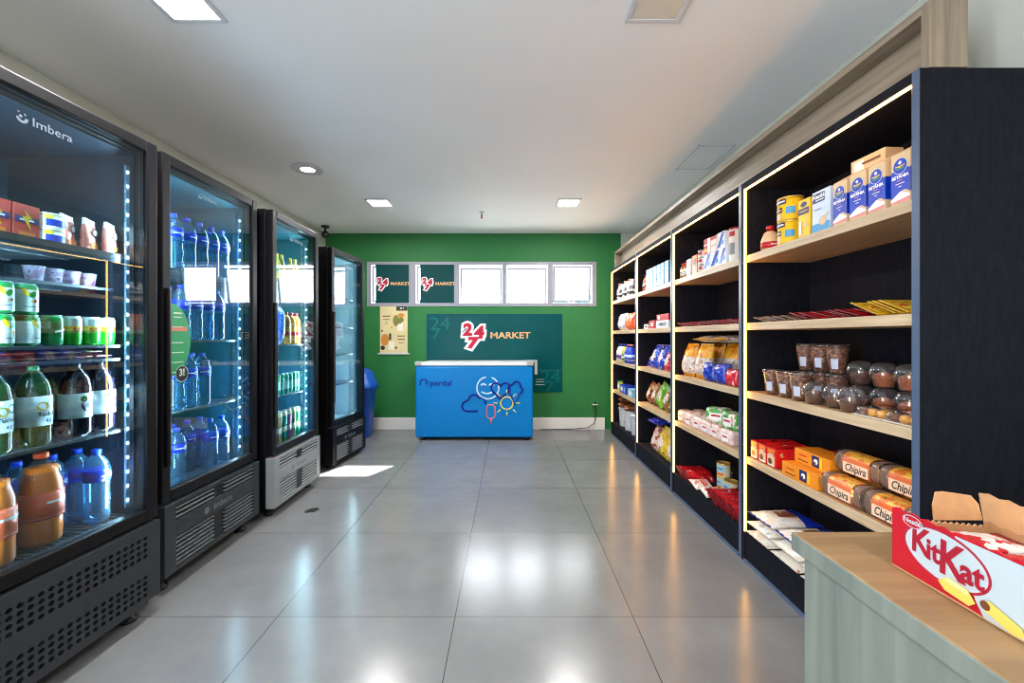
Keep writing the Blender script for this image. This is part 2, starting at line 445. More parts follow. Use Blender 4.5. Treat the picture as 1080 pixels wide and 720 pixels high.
ceiling_lamp(.62, 4.375, True, 'lit square ceiling lamp near the green wall, on the shelving side')
ceiling_lamp(-1.36, -.9, True, 'lit square ceiling lamp behind the viewer on the fridge side')
ceiling_lamp(.62, -.9, True, 'lit square ceiling lamp behind the viewer over the counter side')
t = thing('ceiling_lamp', 'lit round ceiling lamp above the second and third fridges', 'ceiling light', (-1.69, 3.5, ZC))
MB().lathe([(.125, 0), (.13, -.006), (.112, -.010), (.110, -.008)], alu, 32).build('lamp_frame', t)
MB().lathe([(.110, -.0075), (.001, -.0085)], lampm, 32).build('diffuser', t)
sp = thing('fire_sprinkler', 'small brass sprinkler head hanging from the ceiling', 'sprinkler', ((508-VX)/F*4.72, 4.72, ZC))
brass = M('brass', (176, 104, 62), .35, metal=.8)
MB().lathe([(.028, 0), (.028, -.006), (.012, -.010), (.012, -.03)], white, 16).build('escutcheon', sp)
MB().lathe([(.009, -.03), (.010, -.05), (.004, -.053), (.004, -.062), (.02, -.064), (.02, -.067)], brass, 16).build('sprinkler_head', sp)
ap = MB(); x0, x1, y0, y1 = 1.39, 1.66, 3.06, 3.50
for q in ((x0, x1, y0, y0+.012), (x0, x1, y1-.012, y1), (x0, x0+.012, y0, y1), (x1-.012, x1, y0, y1)): ap.box(*q, ZC-.006, ZC, alu)
ap.box(x0+.012, x1-.012, y0+.012, y1-.012, ZC-.003, ZC, ceilm)
tag(ap.build('access_panel'), 'flush white access panel in the ceiling above the shelving', 'access panel')
cm = thing('security_camera', 'small black security camera on the ceiling above the last fridge', 'camera', ((343-VX)/F*5.3, 5.3, ZC))
MB().lathe([(.05, 0), (.05, -.018), (.03, -.025)], black, 20).build('camera_mount', cm)
MB().lathe([(.012, -.02), (.012, -.07), (.038, -.075), (.045, -.11), (.036, -.142), (.012, -.157), (.001, -.158)], black, 20).build('camera_head', cm)
MB().lathe([(.013, 0), (.010, .006), (.001, .008)], M('lens_glass', (200, 205, 215), .1), 12, (.03, -.033, -.112)).build('camera_lens', cm)
dr = thing('floor_drain', 'small round drain cover set in the floor tile', 'drain', (-1.43, 3.03, 0))
MB().lathe([(.052, 0), (.052, .003), (.044, .004), (.043, .002), (.001, .002)], M('drain_steel', (120, 118, 114), .3, metal=.7), 24).build('drain_ring', dr)
sl = MB()
for k in range(-3, 4): sl.box(-.034, .034, k*.010-.002, k*.010+.002, .002, .0035, black)
sl.build('drain_grate', dr)

# wood niche box above the shelving
woodp = wood_material('pale_oak_box', (124, 108, 92), (158, 141, 122), 'Y', .8); woodz = wood_material('pale_oak_end', (124, 108, 92), (158, 141, 122), 'Z', .8)
n = MB(); nx0, nx1, ny0, ny1, nz0, nz1 = 1.352, 1.475, 1.342, 5.36, 2.127, 2.345
n.box(nx0, nx1, ny0+.028, ny1, nz1-.03, nz1, woodp); n.box(nx0+.075, nx1, ny0+.028, ny1, nz0, nz1-.03, woodp)
n.box(nx0, nx1, ny0-.002, ny0+.028, nz0, nz1+.001, woodz); n.box(nx0, nx0+.075, ny1-.03, ny1, nz0, nz1-.03, woodp)
struct(n.build('trim_1', bev=.002))

# ================================================================ signs, poster and socket on the green wall
teal = M('teal_acrylic', (0, 76, 80), .16, spec=.18, var=.10, vscale=2.2)
tealp = M('teal_film', (0, 66, 68), .6, spec=.2, var=.04, vscale=4)
tealg = M('teal_ghost_print', (10, 104, 98), .16, spec=.3)
logor = M('logo_red', (186, 30, 62), .5, spec=.2); logow = M('logo_white', (244, 238, 240), .4); logog = M('logo_gold', (226, 176, 120), .4)
def logo(t, cx, cz, h, y, mark=True):
    """24 over 7 in red with a white edge, MARKET beside it; h = height of the mark"""
    a = MB(); s = h*.62
    for off, m, dy in ((.115*h, logow, 0), (.036*h, logor, -.0030)):
        a.text('2', cx-.245*h, cz+.20*h, s*.98, m, y+dy, off, 1.05, lean=.06)
        a.text('4', cx+.195*h, cz+.10*h, s*.98, m, y+dy-.0003, off, 1.1, lean=.06)
        a.text('7', cx-.06*h, cz-.29*h, s*.86, m, y+dy-.0006, off, 1.35, lean=.12)
    a.build('logo_mark', t)
    b = MB(); b.text('MARKET', cx+1.36*h, cz+.0*h, h*.33, logog, y, .008*h, 1.22); b.build('lettering', t)
sg = thing('wall_sign', 'wide dark teal glossy sign board with red numerals, on the green wall above the freezer', 'sign', (-.20, WB, .51))
b_ = MB(); b_.box(-.923, .923, -.012, 0, 0, 1.06, teal); b_.box(.55, .923, -.013, -.012, .295, .299, M('sign_seam', (60, 130, 122), .3)); b_.build('sign_board', sg, bev=.002)
logo(sg, -.275, .766, .36, -.0145)
gh = MB()
gh.text('24', -.74, .92, .24, tealg, -.0126, 0, 1.2); gh.text('7', -.80, .78, .20, tealg, -.0128, 0, 1.4)
gh.build('ghost_logo', sg); gh = MB(); gh.text('24', .76, .20, .24, tealg, -.0126, 0, 1.2); gh.text('7', .74, .06, .20, tealg, -.0128, 0, 1.4)
gh.build('ghost_logo', sg)
tx = MB(); wm = M('sign_white_print', (210, 220, 216), .5)
for r_ in range(3): tx.text(['ABERTO 24H', 'TODOS OS DIAS', 'AUTOATENDIMENTO'][r_][:9+r_], .62, .17-.035*r_, .022, wm, -.0128)
tx.build('small_print', sg)
for i, lb in ((0, 'teal printed film with red numerals, in the end window pane by the fridges'), (1, 'teal printed film with red numerals, in the pane beside the clear windows')):
    x0 = pxw(panes[i][0])+.060; x1 = pxw(panes[i][1])
    wd = x1-x0
    t = thing('window_film', lb, 'window film', ((x0+x1)/2, WB-.004, wz0+.045), 0, 'printed films in the windows')
    MB().box(-wd/2, wd/2, -.003, 0, 0, wz1-wz0-.085, tealp).build('film_sheet', t)
    logo(t, -.128, .262, .175, -.0055)
cream = M('poster_cream', (222, 208, 158), .5, var=.05, vscale=6)
po = thing('wall_poster', 'cream hanging poster with bottle drawings on the green wall', 'poster', ((415.5-VX)/F*WB, WB-.004, 1.02))
p_ = MB(); p_.box(-.188, .188, -.004, 0, .02, .665, cream); p_.build('poster_sheet', po)
p_ = MB(); pd = M('poster_dark', (44, 52, 44), .5); po_ = M('poster_orange', (210, 140, 60), .5); pg_ = M('poster_green', (130, 132, 60), .5); pw_ = M('poster_pale', (238, 232, 214), .5); pb_ = M('poster_brown', (120, 84, 52), .5)
yy = -.0046
p_.rect(.11, .625, .15, .062, pd, yy); p_.text('24 7', .11, .625, .03, pw_, yy-.0004, .001)
p_.text('NOVO', -.10, .52, .05, pb_, yy, .001); p_.text('sabor', -.10, .475, .035, pb_, yy); p_.ring(-.10, .425, .02, .004, pb_, yy)
p_.disc(.03, .46, .042, pg_, yy, rz=.075); p_.disc(.10, .53, .045, po_, yy, rz=.03); p_.disc(.10, .47, .035, pg_, yy)
p_.rect(.085, .37, .075, .10, pw_, yy); p_.rect(.085, .435, .035, .04, M('poster_grey', (150, 150, 140), .5), yy)
p_.build('poster_picture', po); p_ = MB(); p_.disc(-.12, .20, .055, po_, yy, rz=.08); p_.rect(-.05, .24, .03, .09, pd, yy); p_.rect(-.03, .12, .08, .11, pw_, yy); p_.disc(-.15, .09, .03, pd, yy); p_.disc(.03, .09, .018, pb_, yy); p_.disc(-.16, .32, .012, pd, yy); p_.disc(-.03, .37, .012, po_, yy)
p_.build('poster_picture', po); p_ = MB()
for k in range(3): p_.text(['100%', 'PURO', 'FRUTA'][k], .10, .25-.045*k, .05 if k < 2 else .03, pb_, yy, .0015)
p_.build('poster_lettering', po)
MB().box(-.215, .215, -.014, .0, 0, .022, alu).build('poster_rail', po, bev=.004)
so = thing('wall_socket', 'white wall socket with a black plug on the green wall', 'socket', (1.162, WB, .36))
MB().box(-.035, .035, -.008, 0, -.058, .058, white).build('socket_plate', so, bev=.003)
MB().lathe([(.017, 0), (.017, .02), (.010, .028)], black, 14).build('plug', so).location = (0, -.03, -.014)
so.children[-1].rotation_euler = (pi/2, 0, 0); so.children[-1].location = (0, -.008, -.014)
cb = MB(); cb.tube([(1.162, WB-.03, .343), (1.166, WB-.045, .30), (1.17, WB-.04, .2), (1.15, WB-.035, .09), (1.06, WB-.035, .03), (.8, WB-.03, .008), (.42, WB-.04, .006)], .005, black, 8)
tag(cb.build('power_cable'), 'thin black cable running from the wall socket along the baseboard', 'cable')

# ================================================================ blue swing bin behind the last fridge
bl = M('bin_blue', (18, 84, 190), .4)
bn = thing('waste_bin', 'blue plastic swing-lid waste bin behind the last fridge', 'bin', (-1.90, 5.28, 0))
def rbox(mb, rings, m, r=.04):
    """rounded-rectangle sections (hx, hy, z) joined into one body"""
    n = 24; b = len(mb.v)
    for hx, hy, z in rings:
        for k in range(n):
            a = 2*pi*(k+.5)/n; c, s_ = cos(a), sin(a); e = .35
            mb.v.append((hx*abs(c)**e*(1 if c > 0 else -1), hy*abs(s_)**e*(1 if s_ > 0 else -1), z))
    for i in range(len(rings)-1):
        for k in range(n):
            k2 = (k+1) % n; mb.face([b+i*n+k, b+i*n+k2, b+(i+1)*n+k2, b+(i+1)*n+k], m, True)
    mb.face([b+k for k in range(n-1, -1, -1)], m); mb.face([b+(len(rings)-1)*n+k for k in range(n)], m)
    return mb
rbox(MB(), [(.14, .13, 0), (.145, .135, .02), (.185, .165, .60), (.19, .17, .605)], bl).build('bin_body', bn)
rbox(MB(), [(.205, .185, .605), (.21, .19, .62), (.21, .19, .66), (.19, .175, .68), (.15, .14, .80), (.11, .11, .845), (.06, .06, .86)], bl).build('bin_lid', bn)
MB().box(-.09, .09, -.172, -.162, .69, .79, M('bin_flap_blue', (14, 70, 168), .4)).build('swing_flap', bn, bev=.006)

# ================================================================ chest freezer
fz = thing('chest_freezer', 'blue chest freezer with neon-style ice cream doodles under the sign', 'freezer', (-.426, 5.07, 0))
fb = M('freezer_blue', (0, 124, 200), .25, spec=.25, var=.04, vscale=1.5); chrome = M('aluminium_trim', (190, 194, 198), .3, metal=.6)
hw, fd = .715, .56
MB().box(-hw, hw, 0, fd, .035, .905, fb).build('freezer_body', fz, bev=.02, segs=3)
MB().box(-hw+.005, hw-.005, .004, fd-.005, .905, .93, chrome).build('freezer_rim', fz, bev=.004)
ld = MB(); ld.box(-hw+.07, hw-.07, -.004, .02, .912, .95, M('lid_white', (236, 240, 244), .2)); ld.box(-hw+.07, hw-.07, .02, fd-.02, .93, .945, M('lid_white', (236, 240, 244), .2)); lo = ld.build('freezer_lid', fz, bev=.004)
for sx in (-1, 1):
    MB().box(sx*(hw-.035)-.04, sx*(hw-.035)+.04, -.008, .06, .908, .96, M('lid_corner_grey', (168, 170, 172), .4)).build('lid_corner', fz, bev=.006)
hb = MB(); hb.box(hw, hw+.055, .0, .05, .945, .975, chrome); hb.box(hw+.022, hw+.055, .0, .05, .80, .945, chrome); hb.box(hw-.10, hw, .0, .05, .96, .975, chrome)
hb.build('lid_handle', fz, bev=.006)
for sx in (-1, 1):
    for yy in (.05, fd-.08):
        f_ = MB(); f_.lathe([(.03, 0), (.03, .025), (.02, .036)], black, 14, (sx*(hw-.08), yy, 0)); f_.build('caster', fz)
dk = M('doodle_navy', (8, 30, 140), .5, spec=.2); dw = M('doodle_white', (196, 228, 250), .4); dor = M('doodle_pink', (226, 120, 120), .4); dy_ = M('doodle_yellow', (214, 206, 110), .4)
q = 5.07/F; fx = lambda x: (x-VX)*q+.426; fzz = lambda y: CH-(y-VY)*q
def stroke(name, pts, m, r=.010, closed=False):
    mb = MB(); mb.tube([(p[0], -.002, p[1]) for p in pts], r, m, 6, flat=.0015, closed=closed); mb.build(name, fz)
def arc(cx, cy, r, a0, a1, n=20, ry=None): return [(fx(cx+r*cos(radians(a0+(a1-a0)*k/n))), fzz(cy-(ry or r)*sin(radians(a0+(a1-a0)*k/n)))) for k in range(n+1)]
mb = MB()
for pts, cl in ((arc(514.5, 409, 11.6, 100, 372), 0), (arc(514.5, 409, 11.6, 20, 70, 8), 0), (arc(510, 407.5, 2.6, 20, 160, 8), 0), (arc(518.5, 407.5, 2.6, 20, 160, 8), 0), ([(fx(508), fzz(413)), (fx(510), fzz(414.5)), (fx(515), fzz(415)), (fx(519), fzz(413.5))], 0)):
    mb.tube([(p[0], -.002, p[1]) for p in pts], .011, dw, 6, flat=.0015)
mb.build('smile_doodle', fz)
cl = arc(493, 428, 5.5, 270, 100, 10)+arc(500, 421.5, 5.5, 175, 20, 10)+arc(507, 424, 5, 80, -20, 8)
stroke('cloud_doodle', [(fx(504), fzz(433.5))]+cl, dk, .013)
hearts = MB()
def heart(cx, cy, s, tilt=0):
    pts = []
    for k in range(25):
        a = 2*pi*k/25; x = 16*sin(a)**3/17; y = (13*cos(a)-5*cos(2*a)-2*cos(3*a)-cos(4*a))/17
        x, y = x*cos(tilt)-y*sin(tilt), x*sin(tilt)+y*cos(tilt); pts.append((fx(cx+x*s), -.003, fzz(cy-y*s)))
    return pts
hearts.tube(heart(528, 411, 10.5), .013, dk, 6, flat=.0015, closed=True)
hearts.build('heart_doodle', fz)
cone = MB(); cp = arc(540, 409, 3.6, 250, 80, 10)+arc(545, 406, 3.8, 150, 20, 8)+arc(548, 411, 3.2, 70, -90, 8)
cone.tube([(p[0], -.0035, p[1]) for p in cp], .013, dk, 6, flat=.0015)
cone.tube([(fx(537), -.0035, fzz(412)), (fx(543), -.0035, fzz(427)), (fx(549), -.0035, fzz(413))], .013, dk, 6, flat=.0015)
cone.build('ice_cream_doodle', fz)
pop = MB()
pop.tube([(fx(x), -.003, fzz(y)) for x, y in ((513.5, 439), (513.5, 429), (515, 427), (520, 427), (522, 429), (522, 439), (520, 441), (515.5, 441))], .009, dor, 6, flat=.0015, closed=True)
pop.tube([(fx(517.7), -.003, fzz(441)), (fx(517.7), -.003, fzz(447))], .012, dor, 6, flat=.0015); pop.build('ice_lolly_doodle', fz)
sn = MB(); sn.tube([(p[0], -.003, p[1]) for p in arc(534.5, 425, 6.6, 0, 345, 20)], .011, dy_, 6, flat=.0015, closed=True)
for k in range(8):
    a = radians(45*k); c_, s2 = cos(a), sin(a)
    sn.tube([(fx(534.5+9.5*c_), -.003, fzz(425-9.5*s2)), (fx(534.5+14*c_), -.003, fzz(425-14*s2))], .009, dy_, 6, flat=.0015)
sn.build('sun_doodle', fz)
lg = MB(); lg.tube([(fx(x), -.002, fzz(y)) for x, y in ((443.5, 406), (443.5, 402), (445, 400), (449, 400), (451, 402.5))], .009, dk, 6, flat=.0015)
lg.tube([(fx(448.5), -.002, fzz(403)), (fx(450.5), -.002, fzz(406)), (fx(451.2), -.002, fzz(403))], .007, dk, 6, flat=.0015)
lg.text('pardal', fx(465), fzz(404), .095, dk, -.0018, .002, 1.15); lg.build('maker_lettering', fz)

# ================================================================ upright glass-door fridges
fblk = M('fridge_black', (15, 15, 18), .45, spec=.2); fgrey = M('fridge_grille_grey', (40, 45, 51), .45); fsil = M('fridge_grille_silver', (142, 148, 152), .4)
linb = M('fridge_liner_dark', (28, 36, 48), .5); linw = M('fridge_liner_blue', (44, 96, 108), .5); linp = M('fridge_liner_pale', (150, 170, 178), .5)
fglass = GLASS('fridge_glass', (214, 232, 236), 1.25)
wire = M('wire_rack_grey', (120, 126, 132), .35, metal=.5); lip = M('price_rail', (52, 58, 64), .45)
ledc = M('cool_diode', (205, 232, 255), .4, emit=18); stripm = M('diode_strip', (120, 150, 175), .4); decal = M('glass_decal', (104, 118, 130), .5)
def fridge(label, Xf, D0, D1, zb, H, style, liner, shelves, logo_x, logo_size, logo_z, energy, color, turn=0.0, grille_mat=None, slat_mat=None, diodes=True):
    wd = D1-D0; hw = wd/2; gm = grille_mat or fgrey
    t = thing('display_fridge', label, 'fridge', (Xf, (D0+D1)/2, 0), LF+turn, 'black glass-door fridges along the left wall')
    zi = zb+.36; dep = .70
    c = MB()
    c.box(-hw, -hw+.04, .05, dep, zb, H, fblk); c.box(hw-.04, hw, .05, dep, zb, H, fblk); c.box(-hw+.04, hw-.04, .05, dep, H-.06, H, fblk)
    c.box(-hw+.04, hw-.04, dep-.03, dep, zb, H-.06, fblk); c.box(-hw+.04, hw-.04, .06, dep-.03, zb, zi, fblk)
    c.build('cabinet', t, bev=.003)
    l = MB(); a = hw-.042
    l.box(-a, a, dep-.036, dep-.031, zi, H-.062, liner); l.box(-a, -a+.004, .07, dep-.036, zi, H-.062, liner); l.box(a-.004, a, .07, dep-.036, zi, H-.062, liner)
    l.box(-a+.004, a-.004, .07, dep-.036, zi, zi+.006, liner); l.box(-a+.004, a-.004, .07, dep-.036, H-.066, H-.062, liner)
    l.build('liner', t)
    d = MB(); z0, z1 = zi, H-.004; fw = .052
    d.box(-hw, -hw+fw, 0, .045, z0, z1, fblk); d.box(hw-fw, hw, 0, .045, z0, z1, fblk)
    d.box(-hw+fw, hw-fw, 0, .045, z1-.05, z1, fblk); d.box(-hw+fw, hw-fw, 0, .045, z0, z0+.055, fblk)
    door = d.build('door', t, bev=.006)
    MB().box(-hw+fw, hw-fw, .012, .018, z0+.055, z1-.05, fglass).build('door_glass', door)
    MB().box(-hw+.010, -hw+.034, -.022, 0, .62, 1.5, M('handle_black', (16, 16, 18), .3)).build('door_handle', door, bev=.008)
    lo = MB(); s = logo_size
    lo.text('Imbera', logo_x+s*.5, logo_z, s, decal, .0112, .012*s, 1.12)
    cx = logo_x-s*1.75; r = s*.42
    lo.ring(cx, logo_z, r, r*.5, decal, .0112, pi*1.0, pi*2.05, 14); lo.disc(cx-.1*s, logo_z+.12*s, r*.28, decal, .0112); lo.disc(cx+.2*s, logo_z+.34*s, r*.2, decal, .0112); lo.disc(cx-.25*s, logo_z+.42*s, r*.16, decal, .0112)
    lo.build('maker_decal', door)
    # grille
    g = MB(); gz0, gz1 = zb, zi-.012
    if style == 'holes':
        m_ = fgrey
        def band(z0_, z1_, nrow):
            ch = (z1_-z0_)/nrow; cwid = ch*1.12; ncol = int((wd-.12)/cwid); cwid = (wd-.12)/ncol
            for r_ in range(nrow):
                for c_ in range(ncol):
                    cx_ = -hw+.06+cwid*(c_+.5); cz_ = z0_+ch*(r_+.5); o8 = []; i8 = []; sh = cwid*.0
                    for k in range(8):
                        an = pi/4*k; ox = (1 if cos(an) > .3 else -1 if cos(an) < -.3 else 0)*cwid/2; oz = (1 if sin(an) > .3 else -1 if sin(an) < -.3 else 0)*ch/2
                        o8.append((cx_+ox, -.012, cz_+oz)); i8.append((cx_+cos(an)*cwid*.36, -.012, cz_+sin(an)*ch*.36))
                    for k in range(8):
                        k2 = (k+1) % 8; g.poly([o8[k], o8[k2], i8[k2], i8[k]], m_)
                        g.poly([i8[k], i8[k2], (i8[k2][0], .004, i8[k2][2]), (i8[k][0], .004, i8[k][2])], m_)
        h = gz1-gz0; zs = [gz0+.03, gz0+.03+h*.30, gz0+h*.58, gz0+h*.58+h*.30]
        band(zs[0], zs[1], 4); band(zs[2], zs[3], 4)
        for a0, b0 in ((gz0, zs[0]), (zs[1], zs[2]), (zs[3], gz1)): g.box(-hw+.06, hw-.06, -.012, .05, a0, b0, m_)
        g.box(-hw, -hw+.06, -.012, .05, gz0, gz1, m_); g.box(hw-.06, hw, -.012, .05, gz0+.012, gz1, m_)
        g.box(-hw+.06, hw-.06, .03, .05, zs[0], zs[3], black)
    else:
        m_ = gm; h = gz1-gz0
        zs = [gz0+.022, gz0+h*.50, gz0+h*.74, gz0+h*.94]
        g.box(-hw, -hw+.07, -.012, .05, gz0, gz1, m_); g.box(hw-.06, hw, -.012, .05, gz0, gz1, m_)
        for a0, b0 in ((gz0, zs[0]), (zs[1], zs[2]), (zs[3], gz1)): g.box(-hw+.07, hw-.06, -.012, .05, a0, b0, m_)
        g.box(-hw+.07, hw-.06, .03, .05, zs[0], zs[3], black)
        for a0, b0, nn in ((zs[0], zs[1], 7), (zs[2], zs[3], 3)):
            for k in range(nn):
                z_ = a0+(b0-a0)*(k+.5)/nn; th_ = (b0-a0)/nn*.36
                for u0, u1 in ((-hw+.07, -.04), (.05, hw-.06)):
                    g.prism([(u0, -.011, z_-th_*.45), (u0, -.011, z_+th_*.45), (u0, .012, z_+th_*.2), (u0, .012, z_-th_*.45)], (u1-u0, 0, 0), slat_mat or M('louver_grey', (112, 118, 124), .4))
            g.box(-.04, .05, .004, .03, a0, b0, black)
    gr = g.build('grille', t, bev=.0 if style == 'holes' else .002)
    if style != 'holes':
        lt = MB(); lt.text('Imbera', .03, gz0+h*.62, .05, decal, -.0125, .001, 1.1); lt.build('maker_lettering', gr); lt = MB(); lt.disc(-.10, gz0+h*.62, .018, decal, -.0125); lt.build('maker_emblem', gr)
    for sx in (-1, 1):
        for y_ in (.07, dep-.08):
            f_ = MB(); f_.lathe([(.032, 0), (.034, .012), (.016, .018), (.014, zb)], black, 14, (sx*(hw-.07), y_, 0)); f_.build('foot', t)
    for (z, ydep, nr) in shelves:
        r = MB(); y0, y1 = ydep, dep-.05; x0, x1 = -a+.01, a-.01
        r.box(x0, x1, y0-.004, y0+.004, z-.012, z-.001, lip); r.box(x0, x1, y1-.006, y1, z-.012, z-.002, wire)
        nrod = 26
        for k in range(nrod):
            x = x0+(x1-x0)*k/(nrod-1); r.box(x-.002, x+.002, y0, y1, z-.005, z, wire)
        r.box(x0, x1, (y0+y1)/2-.003, (y0+y1)/2+.003, z-.011, z-.005, wire)
        sh_ = r.build('wire_shelf', t)
        if nr: MB().box(x0, x1, y0-.012, y0-.005, z-.03, z+.006, lip).build('price_rail', sh_)
    for sx in (-1, 1):  # far strip is the visible one; near strip added, hidden, to brighten the goods
        st = MB(); xs = sx*(hw-.068); zt0, zt1 = zi+.07, H-.12
        st.box(xs-.007, xs+.007, .075, .085, zt0, zt1, stripm)
        nd = 24
        for k in range(nd):
            z_ = zt0+(zt1-zt0)*(k+.5)/nd; st.box(xs-sx*.004-.0035, xs-sx*.004+.0035, .070, .075, z_-.0045, z_+.0045, ledc if diodes else stripm)
        st.build('light_strip', t)
        area('strip_light', (xs-sx*.02, .09, (zt0+zt1)/2), (-.80*sx, .60, 0), .03, zt1-zt0, energy*.7, color, t)
    return t
SHA = [(1.615, .10, 1), (1.225, .10, 0), (1.167, .10, 0), (.852, .10, 0)]
COOL = (.62, .84, 1.0)
fr1 = fridge('nearest black glass-door fridge, stocked with sodas and orange drink, perforated grille', -1.63, 1.19, 1.918, .075, 2.14, 'holes', linb, SHA[:1]+[(1.475, .16, 0)]+SHA[1:]+[(.466, .10, 0)], -.072, .041, 2.0, FRIDGE_W*1.3, COOL, turn=-.04)
fr2 = fridge('second black fridge full of water bottles with a green round sticker', -1.68, 2.02, 2.785, .085, 2.165, 'slats', linw, [(1.625, .10, 0), (1.24, .10, 0), (.855, .10, 0)], -.06, .034, 2.03, FRIDGE_W*.75, COOL)
fr3 = fridge('third black fridge with a silver grille holding cans and yellow bottles', -1.635, 2.885, 3.58, .068, 2.147, 'slats', linw, [(1.70, .10, 0), (1.20, .10, 0), (.81, .10, 0)], .0, .045, 2.00, FRIDGE_W, COOL, grille_mat=fsil, slat_mat=M('slat_silver', (176, 182, 186), .4))
fr4 = fridge('last black fridge beside the bin, nearly empty behind a reflective door', -1.64, 3.945, 4.625, .04, 2.115, 'slats', linp, [(1.66, .10, 0), (1.36, .10, 0), (1.08, .10, 0), (.78, .10, 0)], .0, .045, 1.97, FRIDGE_W*.55, (.8, .92, 1), turn=-.11, grille_mat=fblk, slat_mat=fsil, diodes=False)
# round price sticker hanging on the second fridge
def fpos(Xf, depth, D, z): return (Xf-depth, D, z)
st = thing('round_sticker', 'green oval promotional sticker on the door of the second fridge', 'sticker', (-1.68-.0105, 2.132, 1.245), LF)
gs = M('sticker_green', (30, 150, 92), .45); gs2 = M('sticker_pale_print', (190, 214, 190), .5); gs3 = M('sticker_red_print', (196, 122, 96), .5)
b_ = MB(); n = 32; pts = []
for k in range(n+1):
    a = -pi/2+pi*k/n; pts.append((-.055+.135*cos(a), 0, .185*sin(a)))
b_.prism(pts, (0, -.0012, 0), gs); b_.build('sticker_sheet', st)
b_ = MB()
for k, wd in enumerate((.05, .07, .08, .09, .09, .08)): b_.rect(-.005-.002*k, .115-.05*k-(.03 if k > 1 else 0), wd, .005, gs2, -.0018)
b_.rect(.005, .055, .10, .022, gs3, -.0018); b_.text('LEVE', -.005, .135, .026, gs2, -.0018, .0006); b_.build('sticker_print', st)
b_ = MB(); b_.disc(.02, -.175, .042, black, -.0022); b_.ring(.02, -.175, .042, .003, gs2, -.0026); b_.text('3!', .02, -.17, .05, gs2, -.0028, .002); b_.build('number_badge', st)
st = thing('promo_strip', 'yellow and blue promotional strip stuck on the nearest fridge door', 'sticker', (-1.657, 1.300, 1.87), LF)
b_ = MB(); b_.disc(0, .09, .035, M('strip_yellow', (224, 196, 40), .5), -.0012, rz=.07); b_.disc(0, .09, .026, black, -.0016, rz=.058); b_.rect(0, -.02, .03, .03, M('strip_yellow', (224, 196, 40), .5), -.0012); b_.rect(0, -.055, .04, .04, black, -.0014); b_.rect(0, -.10, .042, .05, M('strip_orange', (206, 120, 30), .5), -.0012); b_.disc(0, -.125, .04, M('strip_blue', (14, 60, 190), .5), -.0012)
b_.build('strip_print', st)

# ================================================================ shelving bays
dark = M('dark_laminate', (22, 23, 31), .7, spec=.12, var=.35, vscale=60, stretch=(1, 1, .25))
edge = M('daylit_edge_band', (74, 90, 116), .35)  # dark panel edge with bluish daylight put into its colour
oak = wood_material('oak_shelf', (176, 138, 98), (206, 170, 126), 'X')
oake = wood_material('oak_shelf_edge', (178, 150, 118), (206, 182, 148), 'X')
warm = M('warm_led', (255, 180, 80), .4, emit=LED_STRENGTH)
XS, XBK = 1.32, 1.70
BAYS = [(1.341, 2.370), (2.372, 3.385), (3.387, 4.345), (4.347, 5.395)]
SZ = [1.715, 1.337, .957, .590, .170]
BAYN = ['nearest dark shelving bay beside the counter, holding milk cartons and cake rolls', 'second dark shelving bay from the counter, with large orange snack bags', 'third dark shelving bay from the counter, with a row of pale blue cartons', 'farthest dark shelving bay beside the green wall, with white buckets']
for i, (d0, d1) in enumerate(BAYS):
    t = thing('shelving_unit', BAYN[i], 'shelving', (XS, (d0+d1)/2, 0), RF, 'dark lit shelving bays along the right wall')
    hw = (d1-d0)/2; dp = XBK-XS; tk = .028
    # local: front at y=0, +x towards the viewer
    for sx in (-1, 1):
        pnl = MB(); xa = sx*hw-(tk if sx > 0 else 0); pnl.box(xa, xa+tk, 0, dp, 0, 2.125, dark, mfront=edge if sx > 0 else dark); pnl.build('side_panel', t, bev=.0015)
    MB().box(-hw+tk, hw-tk, 0, dp, 2.085, 2.125, dark).build('top_panel', t)
    MB().box(-hw+tk, hw-tk, dp-.012, dp, .0, 2.085, dark).build('back_panel', t)
    pl = MB(); pl.box(-hw+tk, hw-tk, .004, .03, 0, SZ[4], dark); pl.box(-hw+tk, hw-tk, .03, dp-.012, SZ[4]-.03, SZ[4], dark); pl.build('plinth', t)
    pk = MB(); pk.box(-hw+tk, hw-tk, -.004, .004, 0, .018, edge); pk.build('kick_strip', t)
    for z in SZ[:4]:
        s_ = MB(); s_.box(-hw+tk+.006, hw-tk-.002, .012, dp-.014, z-.04, z, oak, mfront=oake); s_.build('shelf_board', t, bev=.002)
    l = MB(); l.box(-hw+tk, -hw+tk+.006, -.003, .008, SZ[4]+.002, 2.085, warm); l.box(-hw+tk+.006, hw-tk, -.003, .008, 2.079, 2.085, warm)
    l.build('led_strip', t)

# ================================================================ counter
lpale = wood_material('counter_ash', (94, 102, 96), (122, 128, 118), 'Z', .5, .55)
ltop = wood_material('counter_top_oak', (126, 97, 66), (156, 124, 88), 'X', .6, .5)
CT = .88
ct = thing('counter', 'pale wood counter with an oak top standing at the right front', 'counter', (.90, .29, 0))
MB().box(-.335, .40, -.40, .51, 0, CT-.035, lpale).build('counter_body', ct, bev=.003)
c_ = MB(); c_.box(-.350, .415, -.42, .526, CT-.035, CT, lpale, mtop=ltop); c_.build('counter_top', ct, bev=.004)

